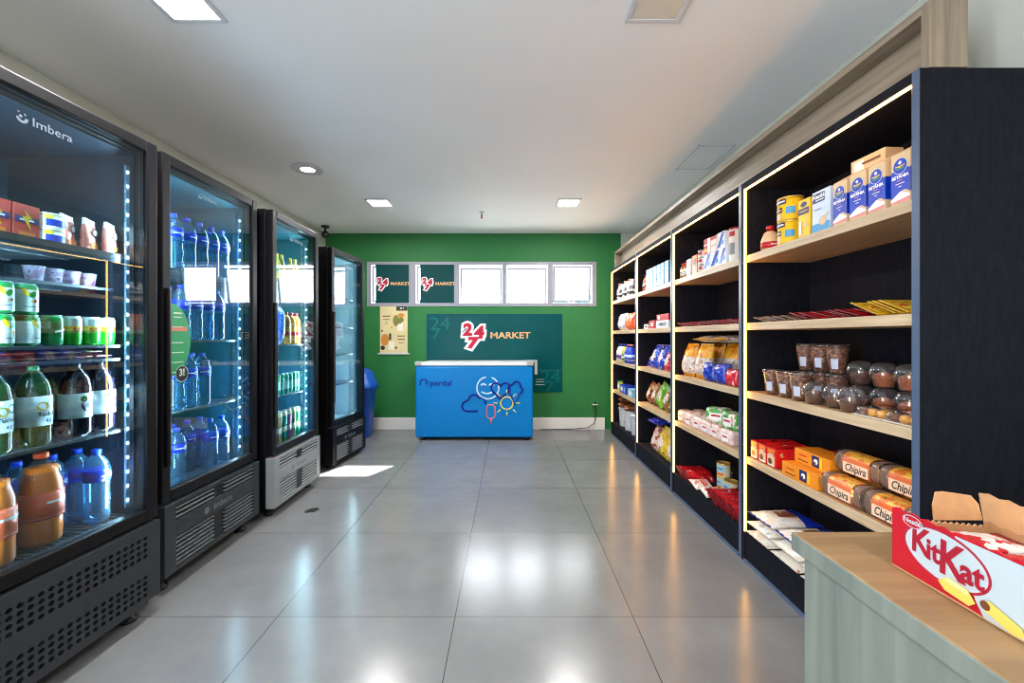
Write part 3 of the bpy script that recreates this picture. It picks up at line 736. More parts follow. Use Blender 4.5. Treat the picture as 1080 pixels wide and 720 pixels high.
# ================================================================ goods: builders
def box_pack(name, label, cat, w, d, h, base, prints=(), top=None, group=None, flap=False, bev=.002):
    """printed carton: front at y=-d/2, base at z=0"""
    t = thing(name, label, cat, group=group)
    MB().box(-w/2, w/2, -d/2, d/2, 0, h, base, mtop=top).build('carton', t, bev=bev)
    if prints:
        a = MB(); y = -d/2-.0008
        for p in prints:
            k = p[0]
            if k == 'rect': a.rect(p[1]*w, p[2]*h, p[3]*w, p[4]*h, p[5], y)
            elif k == 'disc': a.disc(p[1]*w, p[2]*h, p[3], p[4], y, rz=p[5] if len(p) > 5 else None)
            elif k == 'text': a.text(p[1], p[2]*w, p[3]*h, p[4], p[5], y, .0008, p[6] if len(p) > 6 else 1.0)
            elif k == 'poly': a.poly([(q_[0]*w, y, q_[1]*h) for q_ in p[1]], p[2])
            y -= .0004
        a.build('front_print', t)
    if flap:
        f = MB(); f.box(-w/2, w/2, -.002, .002, h, h+.010, top or base); f.build('top_seam', t)
    return t
def bottle(name, label, prof, glass, cap, capz, capr, lab=None, labels=(), liquid=None, group=None, cat='bottle', seg=18, text=None):
    """prof: body profile; lab=(z0,z1,r,material); liquid=(material, top z)"""
    t = thing(name, label, cat, group=group)
    MB().lathe(prof, glass, seg).build('bottle_body', t)
    if liquid:
        lm, lz = liquid; pr = [(max(.001, r-.003), max(z, .004)) for r, z in prof if z < lz]
        r_top = pr[-1][0]; pr = [(.001, .003)]+pr+[(r_top*.98, lz), (.001, lz)]
        MB().lathe(pr, lm, seg).build('drink', t)
    c = MB(); c.lathe([(capr, capz-.02), (capr*1.02, capz-.002), (capr*.9, capz), (.001, capz)], cap, 14); c.build('cap', t)
    if lab:
        z0, z1, r, m = lab; l = MB(); l.lathe([(r, z0), (r, z1)], m, seg+6); lo = l.build('label', t)
        p = MB(); ok = False
        for q_ in labels:
            ok = True
            if q_[0] == 'text': p.text(q_[1], q_[2], q_[3], q_[4], q_[5], wrap=r+.0012, off=.0006)
            elif q_[0] == 'disc':
                n = 16; p.poly([((r+.0008)*sin((q_[1]+q_[3]*cos(2*pi*k/n))/r), -(r+.0008)*cos((q_[1]+q_[3]*cos(2*pi*k/n))/r), q_[2]+q_[3]*sin(2*pi*k/n)) for k in range(n)], q_[4])
            elif q_[0] == 'band': p.lathe([(r+.0005, q_[1]), (r+.0005, q_[2])], q_[3], seg+6)
        if ok: p.build('label_print', lo)
    return t
def can(name, label, mats, group=None, r=.033, h=.122, text=None, cat='can'):
    """mats: list of (upto z fraction, material)"""
    t = thing(name, label, cat, group=group)
    zs = [0]; ms = []
    prof = [(r*.78, 0), (r*.97, .008)]; mm = [mats[0][1]]
    last = .008
    for f, m in mats:
        z = min(f*h, h-.014); prof.append((r, z)); mm.append(m)
    prof += [(r*.86, h-.002)]; mm += [mats[-1][1]]
    MB().lathe(prof, None, 20, mats=mm).build('can_body', t)
    al = M('can_aluminium', (190, 194, 198), .3, metal=.7)
    l = MB(); l.lathe([(r*.87, h-.003), (r*.87, h), (r*.8, h), (r*.78, h-.004), (.001, h-.004)], al, 18); l.box(-.006, .006, -.014, .008, h-.003, h-.001, al); l.build('lid', t)
    if text:
        a = MB(); a.text(text[0], 0, h*text[1], text[2], text[3], wrap=r+.001, off=.001, tilt=.25); a.build('lettering', t)
    return t
def bag(name, label, w, h, t_, fm, seed=0, group=None, flat=False, cat='bag', prints=(), bottom_heavy=0.0, wr=.005, seam=None, zlift=0):
    r = thing(name, label, cat, group=group)
    p = MB().pillow(w, h, t_, fm, seed=seed, flat=flat, wr=wr, bottom_heavy=bottom_heavy).build('bag_film', r)
    if zlift: p.location.z = zlift
    if seam:
        for e in (0, 1):
            s_ = MB(); z = h*(.012 if e == 0 else .985)
            if flat: s_.box(-w*.46, w*.46, z-h/2-.006, z-h/2+.006, t_/2-.0015+.002, t_/2+.0045, seam)
            else: s_.box(-w*.46, w*.46, -.004, .004, max(0, z-.006), z+.006, seam)
            s_.build('sealed_edge', r)
    return r
def jit(a): return random.uniform(-a, a)
c_w = M('print_white', (236, 234, 230), .4); c_b = M('print_blue', (0, 52, 176), .35); c_n = M('print_navy', (22, 30, 96), .4); c_r = M('print_red', (190, 22, 32), .35)
c_y = M('print_yellow', (238, 192, 34), .35); c_o = M('print_orange', (224, 120, 30), .35); c_g = M('print_green', (46, 140, 52), .35); c_bg = M('print_beige', (218, 184, 142), .4)
c_k = M('print_black', (18, 16, 18), .4); c_p = M('print_pink', (226, 130, 130), .4); c_br = M('print_brown', (104, 60, 34), .4); c_lb = M('print_pale_blue', (150, 200, 226), .4)
c_gy = M('print_grey', (140, 140, 144), .4); c_pu = M('print_purple', (92, 36, 110), .4); c_sb = M('print_sky_blue', (70, 150, 200), .4)

def at(px, off, d=0):      # distance at which something standing off metres behind the shelf front shows at column px
    return (XS+off)*F/(px-VX)

# ---------------------------------------------------------------- bay 1, top shelf
z = SZ[0]+.001
mc = thing('milk_carton', '', 'milk carton')
w_, d_, h_ = .072, .075, .185
b_ = MB(); b_.box(-w_/2, w_/2, -d_/2, d_/2, 0, h_-.012, c_bg); b_.prism([(-w_/2, -d_/2, h_-.012), (-w_/2, d_/2, h_-.012), (-w_/2, d_/2, h_+.006), (-w_/2, .0, h_+.010)], (w_, 0, 0), c_bg)
b_.build('carton', mc, bev=.0015)
b_ = MB(); y = -d_/2-.0006
n = 14; top = [(-w_/2+w_*k/n, y, h_*.60+.012*sin(k/n*pi)) for k in range(n+1)]; bot = [(w_/2-w_*k/n, y, h_*.16+.014*sin(k/n*5)) for k in range(n+1)]
b_.poly(top+bot, c_b); b_.poly([(-w_/2, y-.0002, h_*.04), (w_/2, y-.0002, h_*.02), (w_/2, y-.0002, h_*.13), (0, y-.0002, h_*.22), (-w_/2, y-.0002, h_*.10)], c_w)
b_.poly([(-w_/2, y-.0004, h_*.0+.004), (w_/2, y-.0004, .004), (w_/2, y-.0004, h_*.09), (-w_/2, y-.0004, h_*.05)], c_p)
for sx in (-1, 1): b_.poly([(sx*(w_/2+.0005), -d_/2*sx, h_*.18), (sx*(w_/2+.0005), d_/2*sx, h_*.18), (sx*(w_/2+.0005), d_/2*sx, h_*.62), (sx*(w_/2+.0005), -d_/2*sx, h_*.62)], c_b)
b_.build('wave_print', mc)
e_ = MB(); y -= .001
e_.disc(0, h_*.69, .027, c_w, y, 28); e_.disc(0, h_*.69, .0255, c_b, y-.0003, 28)
e_.poly([(-.020, y-.0006, h_*.655), (.020, y-.0006, h_*.655), (.012, y-.0006, h_*.625), (-.012, y-.0006, h_*.625)], c_g)
e_.poly([(-.019, y-.0008, h_*.685), (0, y-.0008, h_*.66), (.019, y-.0008, h_*.685), (.016, y-.0008, h_*.70), (0, y-.0008, h_*.69), (-.016, y-.0008, h_*.70)], c_y)
e_.disc(0, h_*.75, .006, c_w, y-.0008); e_.build('emblem', mc)
e_ = MB(); e_.text('BETÂNIA', 0, h_*.49, .0155, c_w, y-.0003, .0007, 1.0)
for k in range(3): e_.text(['leite', 'INTEGRAL', 'UHT'][k], 0, h_*(.42-.055*k), .008, [c_p, c_w, c_w][k], y-.0003, .0002)
e_.build('lettering', mc)
fx_ = XS+.055
spots = [(fx_, d, z, RF+jit(.06)) for d in (1.425, 1.518, 1.602, 1.686)]+[(fx_+.085, d, z, RF+jit(.03)) for d in (1.43, 1.515, 1.60, 1.685)]
lbs = ['blue and beige milk carton, top shelf front row, %s from the dark end panel' % ORD[k] for k in range(4)]+['milk carton in the back row, behind the %s front carton from the end panel' % ORD[k] for k in range(4)]
place(mc, spots, lbs, 'milk cartons on the top shelf')
mc2 = dup(mc, (fx_+.115, 1.615, z+.197+.037), (pi/2, 0, RF+pi/2), 'milk carton lying on its side on top of the back row, nearer the end panel', 'milk cartons on the top shelf')
mc2.rotation_euler = (0, radians(90), RF+pi/2); mc2.location = (fx_+.11, 1.50, z+.197+.036)
lc = box_pack('carton_pack', 'beige long carton lying on the back row of milk cartons', 'carton', .15, .075, .07, c_bg, [('rect', -.25, .5, .3, .7, c_w), ('rect', 0, .12, 1.0, .12, c_r), ('text', 'leite', .12, .62, .03, c_br)], bev=.002)
lc.location = (fx_+.06+.03, 1.665, z+.198); lc.rotation_euler = (0, 0, RF+.05)
nc = box_pack('cereal_carton', 'white and blue cereal carton between the milk and the yellow packs', 'carton', .105, .05, .178, M('print_bluish_white', (200, 214, 232), .4), [('rect', -.12, .83, .66, .22, c_n), ('text', 'Nestlé', -.12, .86, .026, c_w), ('text', 'cereal', -.05, .77, .016, c_w), ('rect', 0, .1, 1.0, .2, c_sb), ('disc', .12, .25, .02, c_bg), ('poly', [(-.1, .16), (.45, .38), (.45, .44), (-.05, .24)], c_bg), ('text', 'arroz', -.15, .55, .016, c_gy)])
nc.location = (fx_-.005, 1.80, z); nc.rotation_euler = (0, 0, RF)
yc = box_pack('oat_carton', 'tall yellow carton standing beside the stacked yellow tins', 'carton', .075, .05, .172, c_y, [('disc', 0, .86, .02, c_n, .012), ('rect', 0, .68, .9, .16, c_n), ('text', 'NESTON', 0, .68, .016, c_y), ('rect', -.28, .25, .22, .36, c_w), ('rect', .2, .3, .4, .08, c_bg)])
yc.location = (fx_-.005, 1.905, z); yc.rotation_euler = (0, 0, RF)
def tin(name, label, r, h, base, rim, prints, group=None):
    t = thing(name, label, 'tin', group=group)
    MB().lathe([(r*.98, 0), (r, .003), (r, .006), (r*.985, .008), (r*.985, h-.008)], base, 26).build('tin_body', t)
    MB().lathe([(r, h-.010), (r*1.01, h-.006), (r, h), (r*.93, h), (r*.92, h-.004), (.001, h-.004)], rim, 26).build('tin_lid', t)
    if prints:
        a = MB()
        for q_ in prints:
            if q_[0] == 'text': a.text(q_[1], q_[2], q_[3]*h, q_[4], q_[5], wrap=r+.0012, off=.001)
            elif q_[0] == 'patch':
                _, u0, u1, v0, v1, m = q_; R_ = r*.985+.001; n = 8
                for k in range(n):
                    a0 = (u0+(u1-u0)*k/n)/r; a1 = (u0+(u1-u0)*(k+1)/n)/r
                    a.poly([(R_*sin(a0), -R_*cos(a0), v0*h), (R_*sin(a1), -R_*cos(a1), v0*h), (R_*sin(a1), -R_*cos(a1), v1*h), (R_*sin(a0), -R_*cos(a0), v1*h)], m)
        a.build('tin_label', t)
    return t
yt = tin('milk_tin', '', .056, .112, c_y, M('tin_rim_gold', (214, 176, 90), .3, metal=.5), [('patch', -.035, .03, .70, .9, c_n), ('text', 'leite', -.005, .80, .024, c_w), ('patch', -.045, .012, .34, .56, c_n), ('text', 'NINHO', -.016, .45, .020, c_y), ('patch', .03, .07, .25, .55, c_sb), ('patch', -.03, .01, .06, .28, c_bg)])
place(yt, [(fx_+.012, 2.055, z, RF), (fx_+.012, 2.057, z+.113, RF+.1)], ['yellow powdered milk tin on the top shelf, under another tin', 'yellow powdered milk tin stacked upon another tin on the top shelf'], 'yellow tins on the top shelf')
sb_ = bottle('sauce_bottle', 'squat cream sauce bottle with a red cap beside the yellow tins', [(.038, 0), (.044, .01), (.044, .05), (.03, .09), (.018, .10)], M('sauce_cream', (220, 186, 150), .4), c_r, .128, .019, (.008, .040, .0448, c_r), [('text', 'molho', 0, .026, .018, c_w)])
sb_.location = (fx_+.005, 2.205, z)

# ---------------------------------------------------------------- flat packets (red and yellow sachets)
redp = PRINT('red_sachet_print', [(120, 10, 22), (172, 16, 30), (196, 26, 36), (228, 200, 190)], 26)
yelp = PRINT('yellow_sachet_print', [(150, 110, 20), (226, 176, 30), (240, 206, 70), (200, 60, 30)], 24)
darkp = PRINT('dark_sachet_print', [(60, 34, 30), (110, 40, 36), (190, 150, 110), (230, 220, 200)], 30)
whp = PRINT('white_sachet_print', [(200, 190, 180), (230, 226, 218), (214, 90, 70), (240, 238, 230)], 24)
seamr = M('seam_dark_red', (116, 14, 24), .35); seamy = M('seam_gold', (196, 150, 40), .35); seamw = M('seam_white', (222, 216, 206), .4); seamb = M('seam_blue', (20, 40, 140), .35)
def sachet(name, film, seam, w=.13, l=.17, t=.016, seed=1):
    return bag(name, '', w, l, t, lambda u, v, s_: seam if abs(v) > .88 else film, seed=seed, flat=True, cat='packet', wr=.002, seam=seam)
def pile(root, pts, labels, group, step=.0105):
    sp_ = []
    for i, (x, d, lay, r) in enumerate(pts): sp_.append((x, d, r[0] if False else pts[i][4], r))
    place(root, sp_, labels, group)
z = SZ[1]+.0005
def flat_row(film, seam, x0, d0, d1, n, z, what, where, group, name='snack_packet', w=.13, l=.17, t=.016, seed=1, xj=.02, lay=2):
    """flat packets fanned out along the shelf from d0 (far edge) to d1 (near edge), each lying half upon the next"""
    root = sachet(name, film, seam, w, l, t, seed); sp_ = []; lb = []
    p = (d0-d1-w)/max(1, n-1); phi = math.asin(min(.7, (t+.004)/p)) if n > 1 else 0
    for i in range(n):
        sp_.append((XS+x0+jit(xj), d0-w/2-p*i, z, (0, phi, RF)))
        lb.append('%s, %s, %s from the far end' % (what, where, ORD[i]))
    place(root, sp_, lb, group)
flat_row(darkp, M('seam_grey_brown', (120, 96, 84), .4), .12, 2.29, 1.97, 5, z, 'grey and brown snack packet', 'near bay second shelf', 'flat brown packets on the second shelf', t=.008, seed=3, w=.11, l=.16)
flat_row(redp, seamr, .12, 2.04, 1.55, 8, z, 'dark red snack packet', 'near bay second shelf', 'flat red packets on the second shelf', t=.009, seed=5, xj=.03)
flat_row(yelp, seamy, .12, 1.63, 1.38, 5, z, 'yellow snack packet', 'near bay second shelf', 'flat yellow packets on the second shelf', t=.008, seed=8, xj=.03)

# ---------------------------------------------------------------- bay 1, third shelf: clear cups, domed muffins, trays
z = SZ[2]+.001
clear = GLASS('clear_plastic', (248, 248, 250), 2.2, .04, .03, (235, 235, 240))
choco = PRINT('chocolate_popcorn', [(60, 28, 16), (110, 60, 36), (150, 92, 60), (206, 160, 120)], 70, .4, .8)
cake = M('muffin_cake', (176, 92, 48), .7, var=.35, vscale=90, bump=.5); cakec = M('chocolate_cake', (96, 50, 32), .6, var=.35, vscale=90, bump=.5)
def lump(mb, r, h, m, seed, seg=14, rows=5, z0=.003, taper=.75):
    rd = random.Random(seed); b = len(mb.v); pr = []
    for i in range(rows+1):
        f = i/rows; pr.append((r*(taper+(1-taper)*f), z0+(h-z0)*f))
    pr += [(r*.72, h+.008), (r*.3, h+.014)]
    for i, (rr, zz) in enumerate(pr):
        for k in range(seg):
            a = 2*pi*k/seg; q_ = rr*(1+rd.uniform(-.10, .02)); mb.v.append((q_*cos(a), q_*sin(a), zz+rd.uniform(-.003, .003)*(i > 0)))
    for i in range(len(pr)-1):
        for k in range(seg):
            k2 = (k+1) % seg; mb.face([b+i*seg+k, b+i*seg+k2, b+(i+1)*seg+k2, b+(i+1)*seg+k], m, True)
    mb.face([b+(len(pr)-1)*seg+k for k in range(seg)], m); mb.face([b+k for k in range(seg-1, -1, -1)], m)
    return mb
cup = thing('popcorn_cup', '', 'cup')
MB().lathe([(.032, 0), (.045, .115), (.047, .117), (.047, .121)], clear, 22).build('cup_wall', cup)
lump(MB(), .043, .112, choco, 4, seg=18, rows=8, taper=.72).build('chocolate_popcorn', cup)
MB().lathe([(.0475, .119), (.0475, .128), (.043, .133), (.001, .134)], clear, 22).build('cup_lid', cup)
lb_ = MB()
for k in range(6):
    a0 = -.35+.7*k/6; a1 = -.35+.7*(k+1)/6
    lb_.poly([(.0375*sin(a0), -.0375*cos(a0), .022), (.0375*sin(a1), -.0375*cos(a1), .022), (.0425*sin(a1), -.0425*cos(a1), .068), (.0425*sin(a0), -.0425*cos(a0), .068)], M('cup_sticker', (190, 194, 214), .5))
lb_.build('cup_sticker', cup)
cz = z+.1345
spots = [(XS+.07, 2.20, z, RF+.6), (XS+.070, 2.092, z, RF+.6), (XS+.065, 1.985, z, RF+.6), (XS+.175, 2.10, z, RF+.6), (XS+.175, 1.998, z, RF+.6), (XS+.175, 1.898, z, RF+.6),
         (XS+.175, 2.10, cz, RF+.6), (XS+.175, 1.998, cz, RF+.6), (XS+.175, 1.898, cz, RF+.6), (XS+.275, 2.05, z, RF+.6), (XS+.275, 1.94, z, RF+.6)]
lbs = ['clear cup of chocolate popcorn, first of the front cups from the far end', 'clear cup of chocolate popcorn, second of the front cups from the far end', 'clear cup of chocolate popcorn, third of the front cups, beside the muffin domes',
       'clear popcorn cup carrying the first stacked cup from the far end', 'clear popcorn cup carrying the middle stacked cup', 'clear popcorn cup carrying the last stacked cup, behind the muffins',
       'clear popcorn cup stacked on top, first of the three upper cups from the far end', 'clear popcorn cup stacked on top, middle of the three upper cups', 'clear popcorn cup stacked on top, nearest the muffin stacks', 'clear popcorn cup at the back wall of the bay, far one', 'clear popcorn cup at the back wall of the bay, near one']
place(cup, spots, lbs, 'clear cups of chocolate popcorn')
mf = thing('muffin_dome', '', 'muffin')
MB().lathe([(.033, 0), (.043, .038), (.050, .040), (.050, .044)], clear, 22).build('tray_cup', mf)
lump(MB(), .040, .045, cakec, 9, seg=14, rows=4, taper=.78).build('muffin', mf)
MB().lathe([(.050, .0445), (.050, .050), (.048, .066), (.043, .083), (.030, .096), (.001, .100)], clear, 22).build('dome_lid', mf)
mf2 = thing('muffin_dome', '', 'muffin')
for c in list(mf.children):
    k = c.copy(); COL.objects.link(k); k.parent = mf2
    if c.name.startswith('muffin'):
        k.data = c.data.copy(); k.data.materials.clear(); k.data.materials.append(cake)
dz_ = .101
place(mf, [(XS+.062, 1.885, z, RF), (XS+.078, 1.782, z, RF), (XS+.058, 1.680, z, RF), (XS+.185, 1.785, z, RF), (XS+.185, 1.785, z+dz_, RF)],
      ['domed chocolate muffin at the front, first one beside the popcorn cups', 'domed chocolate muffin at the front, between two other front domes', 'domed chocolate muffin at the front, nearest the flat cake trays', 'domed muffin in the back row carrying another dome', 'domed muffin stacked on a dome in the back row'], 'domed muffins on the third shelf')
place(mf2, [(XS+.178, 1.665, z, RF), (XS+.178, 1.665, z+dz_, RF), (XS+.178, 1.555, z, RF), (XS+.178, 1.555, z+dz_, RF)],
      ['domed golden muffin at the bottom of the two-high stack in the middle', 'domed golden muffin on top of the two-high stack in the middle', 'domed golden muffin at the bottom of the stack nearest the end panel', 'domed golden muffin on top of the stack nearest the end panel'], 'domed muffins on the third shelf')
tr = thing('cake_tray', '', 'cake tray')
MB().box(-.062, .062, -.055, .055, 0, .006, M('tray_base', (200, 190, 176), .4)).build('tray_base', tr, bev=.002)
lump_y = M('little_yellow_cake', (232, 160, 44), .6, var=.2, vscale=60); lump_b = M('little_brown_cake', (120, 66, 36), .6, var=.2, vscale=60)
for i in range(3):
    for j in range(2):
        m_ = MB(); m_.lathe([(.016, .0065), (.018, .018), (.014, .030), (.001, .033)], lump_y if i > 0 else lump_b, 12, (-.039+.039*i, -.024+.048*j, 0)); m_.build('small_cake', tr)
tl = MB(); rbox(tl, [(.061, .054, .0065), (.058, .050, .034), (.050, .042, .038)], clear); tl.build('tray_lid', tr)
place(tr, [(XS+.07, 1.564, z, RF), (XS+.07, 1.436, z, RF), (XS+.19, 1.436, z, RF)], ['clear tray of little cakes at the front, beside the muffins', 'clear tray of yellow cakes at the front, beside the end panel', 'clear cake tray behind the front tray, beside the end panel'], 'clear trays of little cakes')

# ---------------------------------------------------------------- bay 1, fourth shelf: red and orange boxes, cake rolls
z = SZ[3]+.001
rb = thing('biscuit_box', '', 'box')
redfoil = PRINT('red_biscuit_print', [(150, 10, 16), (196, 20, 26), (206, 30, 30), (214, 170, 110)], 16, .25, .25)
m_ = MB(); m_.box(-.036, .036, -.11, .11, 0, .098, redfoil, mfront=c_r); m_.build('wrapped_pack', rb, bev=.006)
m_ = MB(); m_.rect(0, .035, .06, .05, c_bg, -.1108); m_.disc(-.008, .030, .016, c_br, -.1112); m_.rect(0, .082, .055, .018, c_o, -.1108); m_.text('WAFER', 0, .066, .016, c_w, -.1112, .0006)
m_.rect(0, .012, .05, .008, c_w, -.1112); m_.build('end_print', rb)
place(rb, [(XS+.135, 2.29, z, RF), (XS+.135, 2.216, z, RF), (XS+.135, 2.142, z, RF), (XS+.25, 2.065, z, RF)], ['red biscuit pack on the fourth shelf, %s from the far end' % ORD[k] for k in range(4)], 'red biscuit packs')
ob = thing('biscuit_box', '', 'box')
MB().box(-.115, .115, -.06, .06, 0, .066, M('orange_carton', (232, 138, 24), .4, var=.06, vscale=20)).build('carton', ob, bev=.003)
m_ = MB(); m_.rect(.028, .036, .045, .050, c_n, -.0608); m_.disc(.030, .036, .013, c_w, -.0612); m_.disc(.024, .028, .008, c_br, -.0615); m_.rect(.062, .036, .018, .050, c_y, -.0608); m_.text('XEREM', -.055, .042, .020, c_r, -.0610, .0005); m_.rect(-.055, .018, .07, .006, c_br, -.0608); m_.build('front_print', ob)
m_ = MB(); m_.poly([(.1158, -.02, .02), (.1158, .02, .02), (.1158, .02, .05), (.1158, -.02, .05)], c_o); m_.build('end_print', ob)
place(ob, [(XS+.075, 1.925, z, RF+.02), (XS+.125, 1.912, z+.0675, RF-.02)], ['orange box lying on the shelf under another orange box', 'orange box lying on top of another orange box'], 'orange biscuit boxes')
cr = thing('cake_roll', '', 'cake roll')
film = GLASS('cake_film', (236, 232, 226), 1.2, .1, .10, (230, 214, 200))
def oval(mb, x0, x1, ry, rz, m, n=18, caps=True, steps=1, fz0=None):
    b = len(mb.v)
    for i in range(steps+1):
        x = x0+(x1-x0)*i/steps
        for k in range(n):
            a = 2*pi*k/n; c, s_ = cos(a), sin(a); e = .7
            mb.v.append((x, ry*abs(c)**e*(1 if c > 0 else -1), rz+rz*abs(s_)**e*(1 if s_ > 0 else -1)))
    for i in range(steps):
        for k in range(n):
            k2 = (k+1) % n; mb.face([b+i*n+k, b+(i+1)*n+k, b+(i+1)*n+k2, b+i*n+k2], m(i, k, n) if callable(m) else m, True)
    if caps:
        mm = m(0, 0, n) if callable(m) else m
        mb.face([b+k for k in range(n)], mm); mb.face([b+steps*n+k for k in range(n-1, -1, -1)], mm)
    return mb
def slots(i, k, n):
    return orw if 4 <= k % n <= 12 else prw
orw = PRINT('cake_wrapper_top', [(176, 120, 30), (226, 170, 60), (214, 110, 40), (90, 110, 40)], 34, .35, .3)
prw = M('cake_wrapper_orange', (222, 106, 48), .4, var=.12, vscale=14); ptw = M('cake_wrapper_label', (244, 206, 176), .4)
inner = M('rolled_cake', (126, 74, 46), .7, var=.25, vscale=60)
oval(MB(), -.097, .097, .046, .046, inner).build('rolled_cake', cr)
def wrapm(i, k, n):      # underside and front orange, top printed
    a = 360*k/n
    return orw if 40 < a < 140 else prw
w_ = MB(); oval(w_, -.064, .064, .0485, .0465, wrapm, caps=False, n=24)
w_.build('paper_sleeve', cr)
f_ = MB(); oval(f_, -.105, -.064, .050, .0478, film, steps=2); f_.build('clear_end', cr)
f_ = MB(); oval(f_, .064, .105, .050, .0478, film, steps=2); f_.build('clear_end', cr)
f_ = MB(); yv = -.0495; f_.rect(0, .036, .120, .042, ptw, yv); f_.text('Chipira', .002, .036, .042, c_k, yv-.0006, .0006, .80, lean=.22); f_.disc(-.045, .064, .014, c_p, yv+.003, rz=.008); f_.build('front_label', cr)
lay = .0955
place(cr, [(XS+.065, 1.69, z, RF-.03), (XS+.065, 1.478, z, RF-.02), (XS+.175, 1.69, z, RF), (XS+.175, 1.478, z, RF),
           (XS+.125, 1.685, z+.0955, RF+.02), (XS+.125, 1.475, z+.0955, RF)],
      ['orange wrapped cake roll on the shelf front, beside the orange boxes', 'orange wrapped cake roll on the shelf front, nearest the end panel', 'cake roll at the back of the shelf, beside the orange boxes', 'cake roll at the back of the shelf, nearest the end panel', 'cake roll in the upper layer, beside the orange boxes', 'cake roll in the upper layer, nearest the end panel'], 'orange wrapped cake rolls')
cr_u = [o for o in COL.objects if o.get('category') == 'cake roll']

# ---------------------------------------------------------------- bay 1, bottom: flour and dog-food style bags
z = SZ[4]+.001
bb = PRINT('white_grain_print', [(196, 190, 186), (232, 230, 226), (224, 214, 200), (170, 120, 90)], 16, .35, .5)
def fm_blue(u, v, s_):
    if s_ == 1 or True:
        if v > .25: return c_b2
        if u*u+v*v < .16: return choco_p
    return bb
c_b2 = M('bag_royal_blue', (18, 44, 170), .3, var=.1, vscale=20); choco_p = PRINT('bean_picture', [(70, 30, 18), (120, 60, 36), (150, 84, 50), (220, 200, 180)], 60, .35, .3)
wb = bag('grain_bag', '', .20, .27, .05, lambda u, v, s_: bb, seed=21, flat=True, wr=.003, seam=seamw)
sp_ = [(XS+.115, 2.19, z, RF+jit(.01)), (XS+.115, 2.19, z+.053, RF+jit(.01)), (XS+.115, 1.975, z, RF+jit(.01)), (XS+.115, 1.975, z+.053, RF+jit(.01)), (XS+.115, 1.76, z, RF+jit(.01)), (XS+.115, 1.76, z+.053, RF)]
place(wb, sp_, ['white grain bag at the %s of the far pile on the bottom shelf' % q_ for q_ in ('bottom', 'middle')]+['white grain bag at the %s of the middle pile on the bottom shelf' % q_ for q_ in ('bottom', 'top')]+['white grain bag at the %s of the near pile behind the counter' % q_ for q_ in ('bottom', 'top')], 'white grain bags on the bottom shelf')
bbg = bag('bean_bag', '', .20, .27, .05, fm_blue, seed=23, flat=True, wr=.003, seam=seamb)
place(bbg, [(XS+.125, 2.19, z+.106, RF+.03), (XS+.13, 1.97, z+.106, RF-.02)], ['blue and white bean bag on top of the far pile beside the lit strip', 'blue and white bean bag on top of the middle pile'], 'blue bean bags on the bottom shelf')
blt = [o for o in COL.objects if o.get('category') == 'bag']

# ================================================================ bay 2
z = SZ[0]+.001
def small_goods(bay, items):
    for (builder, loc) in items: builder.location = loc; builder.rotation_euler = (0, 0, RF)
pepper = bottle('spice_bottle', '', [(.022, 0), (.024, .01), (.024, .08), (.014, .095)], M('spice_amber', (150, 96, 50), .35), c_r, .118, .015, (.02, .07, .0247, c_w), [('text', 'sal', 0, .045, .02, c_k)])
place(pepper, [(XS+.05, 3.275, z, RF), (XS+.05, 3.215, z, RF), (XS+.11, 3.25, z, RF)], ['small spice bottle with a red cap, at the far end of the top shelf', 'small spice bottle beside the white box on the top shelf', 'small spice bottle behind the two front spice bottles'], 'spice bottles')
small_goods(2, [
 (box_pack('tea_box', 'narrow white box beside the spice bottles on the second bay top shelf', 'box', .07, .05, .125, c_w, [('rect', 0, .2, .8, .2, c_gy)]), (XS+.05, 3.13, z)),
 (box_pack('food_box', 'orange box beside the narrow white box on the top shelf', 'box', .085, .05, .135, c_o, [('rect', .0, .65, .7, .3, c_br), ('disc', .0, .3, .02, c_bg)]), (XS+.05, 3.03, z)),
])
tn = tin('food_tin', '', .037, .05, M('tin_white', (226, 222, 216), .4), M('tin_rim_grey', (150, 150, 152), .3, metal=.5), [('patch', -.03, .03, .3, .7, c_r)])
place(tn, [(XS+.05, 2.935, z+k*.051, RF) for k in range(3)], ['small white and red tin at the bottom of its stack', 'small white and red tin in the middle of its stack', 'small white and red tin on top of its stack'], 'small stacked tins')
rp_ = box_pack('milk_powder_pack', '', 'pack', .095, .06, .105, c_r, [('rect', .28, .5, .4, .94, c_w), ('text', 'LEITE', -.15, .6, .024, c_w), ('rect', -.2, .25, .4, .2, c_y)])
bp_ = box_pack('milk_powder_pack', '', 'pack', .095, .06, .105, M('pack_pale', (222, 226, 236), .4), [('poly', [(-.5, .1), (.1, .95), (.5, .95), (-.1, .1)], c_b), ('disc', .22, .35, .016, c_sb), ('text', 'PÓ', .2, .75, .03, c_n)])
place(rp_, [(XS+.055, 2.835, z+.106, RF)], ['red and white pack standing on top of a blue and white pack'], 'milk powder packs')
place(bp_, [(XS+.055, 2.835, z, RF), (XS+.055, 2.73, z, RF+.1), (XS+.055, 2.63, z, RF-.05), (XS+.06, 2.66, z+.106, RF)], ['blue and white pack carrying the red and white pack', 'blue and white pack, middle of the front three', 'blue and white pack beside the white can with a red lid', 'blue and white pack stacked in the upper row near the tall can'], 'milk powder packs')
lw_ = box_pack('paper_pack', 'pale pink pack in the upper row beside the red and white pack', 'pack', .08, .06, .10, M('pack_cream', (222, 204, 190), .4), [('rect', 0, .88, 1, .2, c_r), ('rect', 0, .4, .8, .06, c_gy)]); lw_.location = (XS+.055, 2.747, z+.106); lw_.rotation_euler = (0, 0, RF)
tall = tin('coffee_can', 'tall white can with a red lid, near end of the second bay top shelf', .042, .20, M('tin_white', (226, 222, 216), .4), c_r, [('patch', -.03, .035, .2, .55, c_gy), ('patch', -.035, .035, .75, .9, c_r)]); tall.location = (XS+.06, 2.53, z); tall.rotation_euler = (0, 0, RF)
